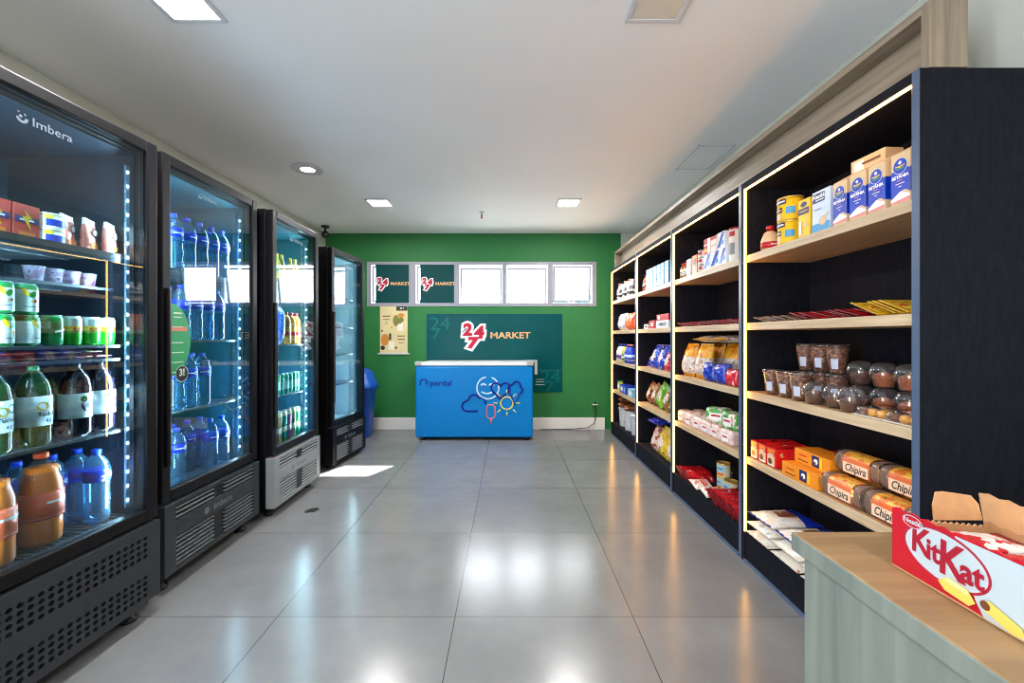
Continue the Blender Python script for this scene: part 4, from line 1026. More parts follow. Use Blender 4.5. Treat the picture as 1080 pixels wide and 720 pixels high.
z = SZ[1]+.0005
flat_row(redp, seamr, .11, 3.33, 2.42, 14, z, 'thin red snack packet', 'second bay second shelf', 'thin red packets in the second bay', t=.010, seed=31, w=.12, l=.16)
z = SZ[2]+.001
snk = PRINT('orange_snack_print', [(170, 90, 10), (226, 148, 24), (240, 176, 40), (226, 190, 150)], 12, .3, .5); snw = PRINT('snack_picture', [(150, 110, 80), (200, 180, 170), (226, 216, 214), (190, 120, 60)], 30, .3, .4)
sb = bag('snack_bag', '', .19, .25, .10, lambda u, v, s_: snk if v > .15 or v < -.75 else snw, seed=41, wr=.005, bottom_heavy=.5, seam=seamy)
b2 = [(XS+.075, 3.235, z, (-.15, 0, RF)), (XS+.085, 3.03, z, (-.15, 0, RF+.03)), (XS+.245, 3.15, z, (-.10, 0, RF)), (XS+.235, 2.93, z, (-.12, 0, RF)), (XS+.235, 2.725, z, (-.12, 0, RF)), (XS+.235, 2.52, z, (-.12, 0, RF))]
place(sb, b2, ['large orange snack bag at the far front of the third shelf', 'large orange snack bag, second from the far end at the front', 'large orange snack bag behind the two front bags', 'large orange snack bag in the back row, above the blue packs', 'large orange snack bag in the back row, above the red pack', 'large orange snack bag in the back row, beside the bay divider'], 'large orange snack bags')
sbf = bag('snack_bag', '', .19, .25, .045, lambda u, v, s_: snk if v > .15 or v < -.75 else snw, seed=42, flat=True, wr=.003, seam=seamy)
place(sbf, [(XS+.15, 2.96, z+.262, RF), (XS+.15, 2.72, z+.262, RF)], ['large orange snack bag lying on top of the standing ones, farther one', 'large orange snack bag lying on top of the standing ones, nearer one'], 'large orange snack bags')
blu = PRINT('blue_snack_print', [(10, 20, 90), (20, 44, 160), (40, 70, 190), (210, 216, 235)], 30, .25, .5)
bs = bag('biscuit_pack', '', .14, .12, .06, lambda u, v, s_: blu, seed=43, wr=.004, seam=seamb)
place(bs, [(XS+.055, 2.855, z, RF+.06), (XS+.055, 2.706, z, RF-.06), (XS+.128, 2.78, z, RF), (XS+.128, 2.485, z, RF)], ['blue biscuit pack at the front, first one beside the orange bags', 'blue biscuit pack at the front, beside the red pack', 'blue biscuit pack squeezed behind the two front blue packs', 'blue biscuit pack behind the bay divider'], 'blue biscuit packs')
red_s = PRINT('red_snack_print', [(130, 8, 24), (196, 20, 40), (214, 40, 60), (240, 200, 200)], 26, .25, .5)
rs = bag('biscuit_pack', 'bright red biscuit pack at the front beside the blue packs', .13, .10, .06, lambda u, v, s_: red_s, seed=45, wr=.004, seam=seamr); rs.location = (XS+.055, 2.562, z); rs.rotation_euler = (0, 0, RF)
z = SZ[3]+.001
brp = PRINT('bread_print', [(150, 110, 90), (214, 180, 170), (230, 206, 200), (170, 70, 60)], 22, .35, .4); grp = PRINT('green_bread_print', [(40, 110, 50), (90, 160, 80), (226, 214, 200), (214, 150, 120)], 16, .35, .4)
def loaf(name, film_, seam_, w=.13, d=.10, h=.09):
    t = thing(name, '', 'bread pack')
    m_ = MB(); rbox(m_, [(w/2*.94, d/2*.9, 0), (w/2, d/2, .012), (w/2, d/2, h*.7), (w/2*.94, d/2*.9, h*.93), (w/2*.8, d/2*.7, h)], film_); m_.build('wrapped_loaf', t)
    m_ = MB(); m_.rect(0, h*.45, w*.55, h*.5, seam_, -d/2-.001); m_.rect(0, h*.52, w*.4, h*.12, c_r, -d/2-.0016); m_.build('loaf_label', t)
    return t
lf = loaf('bread_pack', brp, c_w)
sp_ = [(XS+.075, 3.28-.135*k, z, RF+jit(.06)) for k in range(6)]+[(XS+.185, 3.28-.135*k, z, RF) for k in range(3)]
place(lf, sp_, ['pink and white bread pack in the front row, %s from the far end' % ORD[k] for k in range(6)]+['pink and white bread pack in the back row, %s from the far end' % ORD[k] for k in range(3)], 'bread packs in the second bay')
lg_ = loaf('bread_pack', grp, c_w, w=.15, d=.11, h=.10)
place(lg_, [(XS+.235, 2.83, z, RF+.5), (XS+.10, 2.82, z+.0905, RF+.7), (XS+.10, 2.62, z+.0905, RF+.1), (XS+.20, 2.62, z, RF)], ['green bread pack in the back row, half way along', 'green bread pack tilted on top of the front row, half way along', 'green bread pack lying on the front row, beside the bay divider', 'green bread pack in the back row, beside the bay divider'], 'bread packs in the second bay')
z = SZ[4]+.001
flat_row(redp, seamr, .12, 3.345, 3.11, 3, z, 'red pasta packet', 'far pile on the second bay bottom', 'red packets on the second bay bottom', t=.020, seed=51, xj=.006, w=.13, l=.20)
flat_row(whp, seamw, .07, 3.08, 2.80, 2, z, 'white flour packet', 'beside the cans on the second bay bottom', 'white packets on the second bay bottom', t=.03, seed=53, lay=1, w=.13, l=.12, xj=.005)
flat_row(redp, seamr, .12, 2.83, 2.415, 5, z, 'red pasta packet', 'near pile on the second bay bottom', 'red packets on the second bay bottom', t=.022, seed=55, w=.16, l=.21, xj=.006)
cf = tin('food_can', '', .045, .095, M('can_label_cream', (216, 206, 170), .4), M('tin_rim_gold', (214, 176, 90), .3, metal=.5), [('patch', -.04, .04, .35, .85, c_lb), ('patch', -.03, .03, .08, .3, c_o), ('text', 'MILHO', 0, .6, .02, c_n)])
place(cf, [(XS+.215, 2.985, z, RF), (XS+.215, 2.985, z+.0955, RF+.4), (XS+.215, 2.885, z, RF), (XS+.275, 3.07, z, RF)], ['food can carrying another can on the bottom shelf', 'food can stacked on top of another can', 'food can beside the stacked pair, nearer the counter', 'food can beside the stacked pair, farther from the counter'], 'food cans on the second bay bottom')

# ================================================================ bay 3
z = SZ[0]+.001
lb3 = box_pack('milk_carton', '', 'carton', .085, .07, .19, M('carton_pale_blue', (112, 172, 206), .4), [('rect', 0, .55, .8, .3, M('carton_ice_blue', (160, 204, 226), .4)), ('text', 'leite', 0, .55, .03, c_n), ('rect', 0, .1, 1, .16, c_sb)], flap=True)
sp_ = [(XS+.05, d, z, RF) for d in (4.02, 3.925, 3.83, 3.735, 3.64, 3.54)]
place(lb3, sp_, ['pale blue milk carton on the third bay top shelf, %s from the yellow bottle' % ORD[k] for k in range(6)], 'pale blue cartons on the third bay')
yb = bottle('mustard_bottle', 'yellow bottle with a red cap beside the pale blue cartons', [(.03, 0), (.034, .01), (.034, .11), (.016, .15)], c_y, c_r, .18, .016, (.03, .10, .0348, c_r), [('band', .05, .075, c_y)]); yb.location = (XS+.05, 4.11, z)
kb = bottle('ketchup_bottle', 'dark red bottle at the far end of the third bay top shelf', [(.03, 0), (.034, .01), (.034, .10), (.016, .14)], c_r, M('cap_dark', (40, 20, 60), .4), .165, .016, (.03, .09, .0348, c_pu), [('band', .05, .07, c_w)]); kb.location = (XS+.06, 4.20, z)
z = SZ[1]+.001
small_goods(3, [
 (box_pack('chocolate_box', 'small white box at the far end of the third bay second shelf', 'box', .12, .14, .045, c_w, [('rect', 0, .5, .6, .4, c_k)]), (XS+.10, 4.12, z)),
 (box_pack('chocolate_box', 'crimson box between the small white box and the long white box', 'box', .16, .14, .075, M('box_crimson', (176, 18, 40), .4), [('rect', 0, .5, .5, .4, c_w), ('text', 'BOM', 0, .5, .03, c_r)]), (XS+.10, 3.95, z)),
 (box_pack('chocolate_box', 'long white printed box lying under the bright red box', 'box', .30, .16, .065, c_w, [('rect', .1, .5, .5, .5, c_gy), ('text', 'WAFER', -.1, .5, .04, c_n)]), (XS+.10, 3.66, z)),
 (box_pack('chocolate_box', 'bright red box lying on top of the long white box', 'box', .28, .15, .055, c_r, [('rect', -.3, .5, .2, .5, c_w)]), (XS+.10, 3.665, z+.0655)),
])
def bags3(name, spots, labels, group, film_, seam_, w, h, t_, seed, label_m=None):
    fmf = (lambda u, v, s_: label_m if (label_m and u*u/.5+(v+.1)**2/.3 < .55) else film_)
    place(bag(name, '', w, h, t_, fmf, seed=seed, wr=.006, bottom_heavy=.4, seam=seam_), spots, labels, group)
z = SZ[2]+.001
bags3('snack_bag', [(XS+.08, 4.025, z, (-.28, 0, RF)), (XS+.08, 3.84, z, (-.28, 0, RF)), (XS+.275, 3.95, z, (-.05, 0, RF)), (XS+.275, 3.76, z, (-.05, 0, RF)), (XS+.10, 4.218, z, (-.7, 0, RF))], ['blue snack bag in the third bay, second from the far end at the front', 'blue snack bag in the third bay, beside the crimson bag', 'blue snack bag behind the front blue bags', 'blue snack bag behind the crimson bag', 'blue snack bag leaning low at the far end of its shelf'], 'blue snack bags in the third bay', blu, seamb, .18, .23, .08, 61, snw)
bags3('snack_bag', [(XS+.075, 3.664, z, (-.25, 0, RF)), (XS+.075, 3.502, z, (-.25, 0, RF))], ['crimson snack bag in the third bay, beside the blue bags', 'crimson snack bag in the third bay, beside the bay divider'], 'crimson snack bags', red_s, seamr, .15, .17, .07, 63, snw)
z = SZ[3]+.001
grn = PRINT('green_snack_print', [(30, 90, 20), (90, 160, 30), (130, 190, 50), (226, 214, 150)], 18, .3, .5); brn = PRINT('brown_snack_print', [(60, 34, 20), (120, 70, 40), (160, 100, 60), (214, 180, 140)], 20, .3, .5)
bags3('snack_bag', [(XS+.09, 4.215, z, (-.25, .28, RF)), (XS+.09, 4.065, z, (-.25, .28, RF))], ['brown snack bag at the far end of the fourth shelf, third bay', 'brown snack bag beside the green bag in the third bay'], 'brown snack bags', brn, M('seam_brown', (90, 50, 30), .4), .14, .20, .07, 65, snw)
bags3('snack_bag', [(XS+.08, 3.90, z, (-.25, .28, RF)), (XS+.08, 3.555, z, (-.25, .28, RF))], ['bright green snack bag in the third bay, beside the brown bags', 'bright green snack bag in the third bay, beside the bay divider'], 'green snack bags', grn, M('seam_green', (40, 110, 30), .4), .16, .23, .07, 67, snw)
bags3('snack_bag', [(XS+.08, 3.728, z, (-.25, .28, RF))], ['olive and brown snack bag standing between two green bags'], 'olive snack bags', PRINT('olive_snack_print', [(70, 60, 20), (120, 110, 40), (150, 80, 50), (220, 190, 150)], 20, .3, .5), M('seam_olive', (90, 90, 30), .4), .15, .21, .07, 69, snw)
z = SZ[4]+.001
yel = PRINT('yellow_snack_print', [(150, 110, 10), (206, 166, 30), (224, 196, 60), (120, 40, 40)], 20, .3, .6); mar = PRINT('maroon_snack_print', [(90, 20, 30), (150, 60, 60), (214, 190, 170), (200, 150, 60)], 22, .3, .5)
bags3('snack_bag', [(XS+.075, 3.768, z, (-.2, 0, RF)), (XS+.075, 3.535, z, (-.2, 0, RF)), (XS+.26, 3.66, z, (-.08, 0, RF))], ['large yellow snack bag on the third bay bottom, beside the maroon bag', 'large yellow snack bag on the third bay bottom, beside the bay divider', 'large yellow snack bag behind the two front yellow bags'], 'yellow snack bags', yel, seamy, .22, .27, .11, 71, snw)
bags3('snack_bag', [(XS+.08, 3.975, z, (-.2, 0, RF)), (XS+.26, 3.90, z, (-.08, 0, RF))], ['maroon and cream snack bag on the third bay bottom, beside the yellow bags', 'maroon and cream snack bag behind the front maroon bag'], 'maroon snack bags', mar, seamr, .17, .24, .10, 73, snw)
bb3 = bag('snack_bag', 'blue snack bag lying on top of the maroon bags', .20, .24, .06, lambda u, v, s_: blu, seed=75, flat=True, seam=seamb); bb3.location = (XS+.15, 3.98, z+.252); bb3.rotation_euler = (0, 0, RF)

# ================================================================ bay 4
z = SZ[0]+.001
wbt = [(.034, 0), (.037, .012), (.037, .11), (.02, .15), (.016, .175)]
sh = bottle('shampoo_bottle', '', wbt, M('bottle_cream', (224, 206, 190), .35), M('cap_rose', (206, 140, 120), .4), .20, .017, (.03, .10, .0378, c_gy), [('band', .06, .075, c_w)])
place(sh, [(XS+.05, 5.15, z, RF), (XS+.05, 4.92, z, RF), (XS+.05, 4.73, z, RF)], ['cream bottle with a rosy cap, at the far end of the far bay top shelf', 'cream bottle with a rosy cap, between two dark labelled bottles', 'cream bottle with a rosy cap, nearest the bay divider'], 'cream bottles in the far bay')
sd = bottle('shampoo_bottle', '', wbt, M('bottle_grey', (190, 188, 190), .35), c_w, .185, .017, (.02, .11, .0378, M('label_slate', (70, 64, 70), .4)), [('band', .05, .07, c_w)])
place(sd, [(XS+.05, 5.05, z, RF), (XS+.05, 4.83, z, RF), (XS+.05, 4.63, z, RF)], ['grey bottle with a dark label, farthest of its kind', 'grey bottle with a dark label, middle of its kind', 'grey bottle with a dark label, nearest the bay divider'], 'grey bottles in the far bay')
z = SZ[1]+.001
whb = PRINT('lilac_tissue_print', [(150, 150, 180), (210, 206, 216), (232, 230, 234), (90, 80, 140)], 20, .35, .4); orb = PRINT('orange_tissue_print', [(180, 60, 20), (224, 90, 40), (230, 130, 70), (240, 220, 210)], 18, .35, .4)
bags3('tissue_pack', [(XS+.08, 5.14, z, RF), (XS+.08, 4.98, z, RF)], ['white and lilac pack at the far end of the far bay second shelf', 'white and lilac pack beside the orange packs'], 'white packs in the far bay', whb, seamw, .15, .20, .10, 81)
bags3('tissue_pack', [(XS+.08, 4.82, z, RF), (XS+.08, 4.66, z, RF)], ['orange and white pack beside the white packs', 'orange and white pack beside the far bay divider'], 'orange packs in the far bay', orb, M('seam_orange', (200, 90, 40), .4), .15, .19, .10, 83)
z = SZ[2]+.001
jug = [(.045, 0), (.05, .01), (.05, .12), (.03, .17), (.018, .185)]
j1 = bottle('cleaner_bottle', '', jug, M('bottle_white', (224, 222, 230), .35), c_b, .215, .019, (.03, .10, .0508, M('label_lilac', (186, 170, 214), .4)), [('band', .05, .08, c_pu)])
place(j1, [(XS+.06, 5.17, z, RF), (XS+.06, 5.05, z, RF)], ['white cleaner bottle with a blue cap, at the far end of its shelf', 'white cleaner bottle with a blue cap, beside the yellow bottle'], 'white cleaner bottles')
j2 = bottle('cleaner_bottle', 'yellow and green cleaner bottle between white and blue bottles', jug, M('bottle_yellow', (196, 190, 70), .35), c_b, .215, .019, (.03, .10, .0508, M('label_green', (60, 110, 50), .4)), [('band', .05, .07, c_w)]); j2.location = (XS+.06, 4.93, z)
j3 = bottle('cleaner_bottle', '', jug, M('bottle_blue', (30, 60, 190), .35), M('cap_pink', (220, 120, 140), .4), .215, .019, (.03, .10, .0508, M('label_pale_blue', (170, 180, 230), .4)), [('band', .05, .07, c_b)])
place(j3, [(XS+.06, 4.81, z, RF), (XS+.06, 4.69, z, RF)], ['blue cleaner bottle beside the yellow bottle', 'blue cleaner bottle beside the far bay divider'], 'blue cleaner bottles')
z = SZ[3]+.001
yk = tin('polish_can', 'small yellow-green can at the far end of the far bay fourth shelf', .035, .12, M('can_lime', (180, 170, 60), .4), c_g, [('patch', -.03, .03, .3, .7, c_w)]); yk.location = (XS+.06, 5.17, z); yk.rotation_euler = (0, 0, RF)
bx = box_pack('soap_box', 'royal blue box beside the yellow-green can', 'box', .30, .13, .095, M('box_royal_blue', (24, 60, 180), .4), [('rect', -.2, .5, .3, .5, c_w), ('disc', .2, .5, .03, c_lb)]); bx.location = (XS+.09, 4.93, z); bx.rotation_euler = (0, 0, RF)
bx2 = box_pack('soap_box', 'pale blue box beside the far bay divider', 'box', .16, .13, .085, c_lb, [('rect', 0, .5, .7, .5, c_w)]); bx2.location = (XS+.09, 4.65, z); bx2.rotation_euler = (0, 0, RF)
z = SZ[4]+.001
bk = thing('white_tub', '', 'tub')
MB().lathe([(.085, 0), (.09, .01), (.10, .20), (.103, .205), (.103, .215)], M('tub_white', (224, 222, 226), .4), 26).build('tub_body', bk)
MB().lathe([(.105, .206), (.106, .222), (.098, .226), (.001, .226)], M('tub_lid', (206, 204, 208), .4), 26).build('tub_lid', bk)
m_ = MB(); m_.text('10', 0, .11, .10, M('tub_number', (50, 40, 60), .4), wrap=.0985, off=.003); m_.build('tub_print', bk)
place(bk, [(XS+.125, 5.10, z, RF-.7), (XS+.125, 4.87, z, RF-.7), (XS+.13, 4.63, z, RF-.7)], ['white tub on the far bay bottom, beside the green wall', 'white tub on the far bay bottom, between two other tubs', 'white tub on the far bay bottom, beside the bay divider'], 'white tubs on the floor shelf')
rdk = PRINT('dark_red_pack_print', [(60, 16, 14), (110, 40, 30), (140, 90, 60), (196, 160, 120)], 24, .35, .5)
fl = bag('coffee_pack', '', .16, .20, .06, lambda u, v, s_: rdk, seed=91, flat=True, seam=M('seam_brown', (90, 50, 30), .4))
place(fl, [(XS+.12, 5.08, z+.2275, RF+.2), (XS+.12, 4.86, z+.2275, RF-.2), (XS+.12, 5.07, z+.291, RF-.1)], ['dark red coffee pack lying on the tub beside the green wall', 'dark red coffee pack lying on the middle tub', 'dark red coffee pack lying upon another coffee pack'], 'dark coffee packs')

# ================================================================ drinks in the nearest fridge
X1 = -1.63
g_can = M('can_green', (30, 140, 66), .25, metal=.2); w_can = M('can_white', (220, 226, 220), .3); y_can = M('can_yellow_green', (150, 190, 30), .25); s_can = M('can_silver', (190, 196, 190), .3, metal=.3)
pet_dark = M('grape_soda_pet', (26, 20, 34), .12, coat=.5); pet_green = M('green_bottle_pet', (28, 70, 40), .12, coat=.5); lab_w = M('bottle_label_white', (216, 222, 222), .4); grape = PRINT('grape_picture', [(50, 20, 70), (90, 40, 110), (120, 80, 140), (60, 120, 60)], 50, .4, .1)
orange_l = M('orange_drink', (255, 122, 4), .3, spec=.4); clearpet = GLASS('clear_pet', (248, 250, 250), 1.3, .03, .02, (230, 235, 240)); waterpet = GLASS('water_pet', (170, 210, 232), 1.5, .03, .09, (130, 200, 235))
z = 1.2255
bigc = can('beer_can', '', [(.10, g_can), (.80, w_can), (1.0, g_can)], r=.034, h=.114, text=None)
m_ = MB(); R_ = .0352
def patch(mb, u, v, ru, rv, m, R_, n=14, tilt=0):
    pts = []
    for k in range(n):
        a = 2*pi*k/n; du, dv = ru*cos(a), rv*sin(a); du, dv = du*cos(tilt)-dv*sin(tilt), du*sin(tilt)+dv*cos(tilt)
        pts.append((R_*sin((u+du)/R_), -R_*cos((u+du)/R_), v+dv))
    mb.poly(pts, m)
patch(m_, -.014, .082, .007, .016, c_y, R_, tilt=.5); patch(m_, .006, .074, .009, .013, c_g, R_, tilt=-.6); patch(m_, .014, .05, .006, .006, c_r, R_); patch(m_, .004, .048, .004, .004, c_y, R_)
m_.text('limão', 0, .03, .013, c_gy, wrap=R_, off=.0005); m_.build('can_print', bigc)
sp_ = [(X1-.145, 1.455, z, LF+.1), (X1-.145, 1.535, z, LF+.3), (X1-.145, 1.455, z+.1145, LF-.2), (X1-.145, 1.53, z+.1145, LF-.3), (X1-.225, 1.50, z, LF)]
place(bigc, sp_, ['white and green soda can at the bottom of the first stack from the near end', 'white and green soda can at the bottom of the second stack, beside the green can', 'white and green soda can on top of the first stack', 'white and green soda can on top of the second stack', 'white and green soda can behind the stacked pair'], 'white and green cans in the nearest fridge')
gc = can('soda_can', 'plain green soda can between the white stack and the silver-topped cans', [(.3, g_can), (.75, M('can_deep_green', (16, 110, 56), .25, metal=.2)), (1.0, g_can)], r=.033, h=.118, text=('soda', .5, .022, c_w)); gc.location = (X1-.145, 1.618, z); gc.rotation_euler = (0, 0, LF+.2)
sc = can('soda_can', '', [(.5, M('can_lime_green', (40, 170, 40), .25, metal=.2)), (.66, c_y), (1.0, s_can)], r=.033, h=.118, text=('Schin', .56, .024, M('can_red_brown', (150, 60, 30), .4)))
place(sc, [(X1-.15, 1.694, z, LF+.2), (X1-.145, 1.768, z, LF-.1), (X1-.145, 1.834, z, LF+.1)], ['green and silver soda can beside the plain green can', 'green and silver soda can, middle of its three', 'green and silver soda can at the far end of its shelf'], 'green and silver cans in the nearest fridge')
# small cups on the shelf above
z = 1.4755
cupm = PRINT('yoghurt_cup_print', [(120, 60, 84), (150, 110, 140), (176, 160, 184), (96, 44, 74)], 40, .4, .1)
yo = thing('yoghurt_cup', '', 'cup')
MB().lathe([(.024, 0), (.03, .055), (.032, .056)], cupm, 16).build('cup_body', yo); MB().lathe([(.033, .0562), (.033, .0585), (.001, .059)], M('foil_lid', (170, 176, 186), .3, metal=.4), 16).build('foil_lid', yo)
sp_ = [(X1-.215, 1.62+.068*k, z, LF) for k in range(4)]
place(yo, sp_, ['small printed yoghurt cup on the upper rack, %s from the near end' % ORD[k] for k in range(4)], 'yoghurt cups in the nearest fridge')
# top rack
z = 1.6155
rbx = box_pack('juice_box', '', 'carton', .085, .055, .125, M('juice_red', (206, 64, 52), .4), [('rect', 0, .55, .9, .18, c_n), ('text', 'MAIS', 0, .55, .022, c_w), ('poly', [(-.1, .85), (.2, .6), (.05, .6), (.15, .25), (-.2, .65), (-.02, .65)], c_y), ('rect', 0, .15, .6, .1, c_o)])
place(rbx, [(X1-.155, 1.43, z, LF), (X1-.155, 1.52, z, LF)], ['red carton on the top rack of the nearest fridge, by the promo strip', 'red carton on the top rack, beside the blue and white tubs'], 'red cartons on the top rack')
tub = tin('margarine_tub', '', .045, .058, c_w, M('tub_cream', (220, 210, 180), .4), [('patch', -.04, .05, .15, .6, c_b), ('patch', -.045, -.02, .6, .85, c_y)])
place(tub, [(X1-.15, 1.612, z, LF), (X1-.15, 1.612, z+.0585, LF)], ['blue and white tub under another tub on the top rack', 'blue and white tub on top of another tub on the top rack'], 'tubs on the top rack')
pinkp = M('pouch_pink', (214, 120, 106), .35, var=.1, vscale=25)
pch = bag('pouch', '', .085, .135, .035, lambda u, v, s_: c_w if v > .72 else pinkp, seed=101, wr=.002, bottom_heavy=.6, seam=seamw)
m_ = MB(); m_.disc(0, .082, .019, c_k, -.0215); m_.disc(0, .084, .012, c_w, -.022); m_.rect(0, .03, .05, .02, c_o, -.0205); m_.build('pouch_print', pch)
place(pch, [(X1-.175, 1.70, z, LF+.4), (X1-.15, 1.765, z, LF+.4), (X1-.125, 1.83, z, LF+.4)], ['pink pouch on the top rack beside the tubs', 'pink pouch on the top rack, middle of the three', 'pink pouch on the top rack, nearest the light strip'], 'pink pouches on the top rack')
# chocolate bars under the cans
z = 1.168
chb = PRINT('chocolate_bar_print', [(40, 20, 20), (110, 30, 30), (30, 40, 130), (200, 150, 70)], 16, .3, .3)
cb_ = bag('chocolate_bar', '', .075, .16, .016, lambda u, v, s_: chb, seed=111, flat=True, wr=.001, seam=c_br)
sp_ = [(X1-.20, 1.46+.085*k, z+(0 if k % 2 else .0), LF) for k in range(5)]+[(X1-.20, 1.50+.085*k, z+.0195, LF) for k in range(4)]
place(cb_, sp_, ['chocolate bar on the low rack under the cans, bottom layer, %s from the near end' % ORD[k] for k in range(5)]+['chocolate bar on the low rack under the cans, upper layer, %s from the near end' % ORD[k] for k in range(4)], 'chocolate bars under the cans')
# two-litre bottles
z = .8525
pet = [(.020, 0), (.046, .004), (.050, .02), (.050, .20), (.044, .235), (.028, .268), (.0145, .282), (.0145, .292)]
gb = bottle('soda_bottle', '', pet, pet_dark, c_k, .300, .0158, (.078, .178, .0508, lab_w), [('disc', .002, .130, .030, grape), ('text', 'UVA', .018, .128, .026, c_pu), ('disc', -.018, .155, .012, c_g), ('disc', .024, .16, .009, c_w)])
place(gb, [(X1-.226, 1.635, z, LF), (X1-.150, 1.712, z, LF+.1), (X1-.150, 1.815, z, LF+.1)], ['grape soda bottle half hidden behind the yellow and green label bottle', 'grape soda bottle, middle of the bottle row', 'grape soda bottle, nearest the light strip'], 'grape soda bottles')
tb_ = bottle('soda_bottle', '', pet, pet_green, M('cap_green', (60, 190, 130), .35), .300, .0158, (.078, .188, .0508, lab_w), [('disc', -.018, .150, .017, c_y), ('disc', .012, .158, .017, M('label_teal', (20, 110, 110), .4)), ('text', 'Tuchaua', 0, .120, .020, c_k), ('disc', .030, .125, .010, c_o), ('text', '4.0', 0, .095, .018, c_n)])
place(tb_, [(X1-.145, 1.555, z, LF+.15), (X1-.145, 1.43, z, LF+.2)], ['dark green bottle with a white label and green cap, in the bottle row', 'dark green bottle with a white label, at the near end of the bottle row'], 'white-labelled dark bottles')
# orange drink and water at the bottom
z = .4665
big = [(.025, 0), (.054, .006), (.061, .022), (.061, .10), (.058, .112), (.061, .125), (.062, .205), (.060, .235), (.050, .272), (.032, .305), (.019, .322), (.017, .335)]
og = bottle('orange_drink_bottle', '', big, clearpet, M('cap_orange', (240, 90, 36), .35), .350, .021, (.105, .205, .0628, M('label_coral', (236, 96, 56), .4)), [('text', 'laranja', .01, .168, .03, c_w), ('disc', .04, .16, .012, c_y), ('band', .112, .114, c_p), ('band', .194, .196, c_p)], liquid=(orange_l, .296))
place(og, [(X1-.165, 1.60, z, LF+.2), (X1-.150, 1.43, z, LF+.2)], ['large orange drink bottle with an orange cap on the fridge floor', 'large orange drink bottle at the near end of the fridge floor'], 'orange drink bottles')
wat = [(.025, 0), (.042, .005), (.045, .02), (.043, .06), (.045, .10), (.042, .13), (.045, .17), (.045, .22), (.036, .26), (.016, .285), (.014, .295)]
cap_b = M('cap_blue', (16, 60, 200), .35); lab_b = M('label_deep_blue', (18, 44, 170), .35)
wt = bottle('water_bottle', '', wat, waterpet, cap_b, .308, .0165, (.175, .225, .0458, lab_b), [('disc', .014, .198, .011, c_w), ('text', 'água', -.016, .198, .017, c_w)])
place(wt, [(X1-.15, 1.80, z, LF+.2), (X1-.247, 1.812, z, LF+.4), (X1-.255, 1.72, z, LF), (X1-.29, 1.625, z, LF), (X1-.275, 1.48, z, LF)], ['clear water bottle with a blue cap beside the orange drink', 'clear water bottle in the far rear corner by the light strip', 'clear water bottle behind the front water bottle', 'clear water bottle directly behind the orange drink bottle', 'clear water bottle behind and between the orange drink bottles'], 'water bottles in the nearest fridge')

# ---------------------------------------------------------------- second fridge: water bottles
X2 = -1.68
def shelf_water(z, rows, where):
    sp_ = []; lb = []
    for r_, (dx, ds) in enumerate(rows):
        for k, d in enumerate(ds):
            sp_.append((X2-dx, d, z, LF+jit(.5))); lb.append('water bottle %s, %s row, %s from the near end' % (where, ['front', 'second', 'third'][r_], ORD[k]))
    for s_, l_ in zip(sp_, lb): dup(wt, (s_[0], s_[1], s_[2]), s_[3], l_, 'water bottles in the second fridge')
shelf_water(1.6255, [(.155, [2.28, 2.375, 2.47, 2.565, 2.66]), (.255, [2.303, 2.398, 2.493, 2.588, 2.683])], 'on the second fridge top rack')
shelf_water(1.2405, [(.155, [2.33, 2.425, 2.52, 2.615]), (.255, [2.37, 2.465, 2.56, 2.655])], 'on the second fridge middle rack')
shelf_water(.8555, [(.155, [2.29, 2.385, 2.49]), (.255, [2.34, 2.44, 2.54])], 'on the second fridge lower rack')
shelf_water(.4515, [(.155, [2.30, 2.555, 2.66]), (.255, [2.40, 2.505, 2.61])], 'on the second fridge floor')
# ---------------------------------------------------------------- third fridge
X3 = -1.635
slim = [(.018, 0), (.027, .004), (.028, .015), (.028, .12), (.014, .165), (.012, .19)]
yb3 = bottle('beer_bottle', '', slim, M('bottle_amber_yellow', (196, 168, 40), .2), c_y, .20, .0135, (.04, .10, .0288, M('label_gold', (220, 190, 80), .4)), [('band', .06, .08, c_g)])
lb = []; sp_ = []
for k in range(2): sp_.append((X3-.15, 3.20+.07*k, 1.7005, LF)); lb.append('yellow slim bottle on the top rack of the third fridge, %s of the near pair' % ORD[k])
for k in range(2): sp_.append((X3-.15, 3.40+.07*k, 1.7005, LF)); lb.append('yellow slim bottle on the top rack of the third fridge, %s of the far pair' % ORD[k])
place(yb3, sp_, lb, 'yellow bottles in the third fridge')
jb = bottle('juice_bottle', '', [(.025, 0), (.036, .004), (.038, .015), (.038, .17), (.03, .21), (.016, .235)], M('juice_amber', (226, 150, 30), .2), c_r, .255, .018, (.05, .14, .0388, c_y), [('band', .07, .10, c_r)])
place(jb, [(X3-.15, 3.33+.079*k, 1.2005, LF) for k in range(3)], ['amber juice bottle with a red cap on the second rack, %s from the blue pack' % ORD[k] for k in range(3)], 'amber juice bottles')
jb2 = bottle('juice_bottle', '', [(.025, 0), (.036, .004), (.038, .015), (.038, .17), (.03, .21), (.016, .235)], M('juice_red', (170, 30, 40), .2), c_w, .255, .018, (.05, .14, .0388, c_pu), [('band', .07, .10, c_w)])
place(jb2, [(X3-.275, 3.21+.09*k, 1.2005, LF) for k in range(4)], ['dark red juice bottle, rear row of the second rack, %s from the near end' % ORD[k] for k in range(4)], 'red juice bottles')
bwr = PRINT('blue_wrap_print', [(20, 40, 120), (40, 80, 180), (70, 110, 200), (190, 200, 230)], 30, .3, .5)
bwp = bag('drink_multipack', 'blue wrapped multipack standing at the near end of the second rack', .15, .30, .12, lambda u, v, s_: bwr, seed=121, seam=seamb); bwp.location = (X3-.16, 3.205, 1.2005); bwp.rotation_euler = (0, 0, LF)
gsl = can('tall_can', '', [(.25, g_can), (.65, M('can_mint', (120, 190, 160), .3)), (1.0, g_can)], r=.027, h=.16)
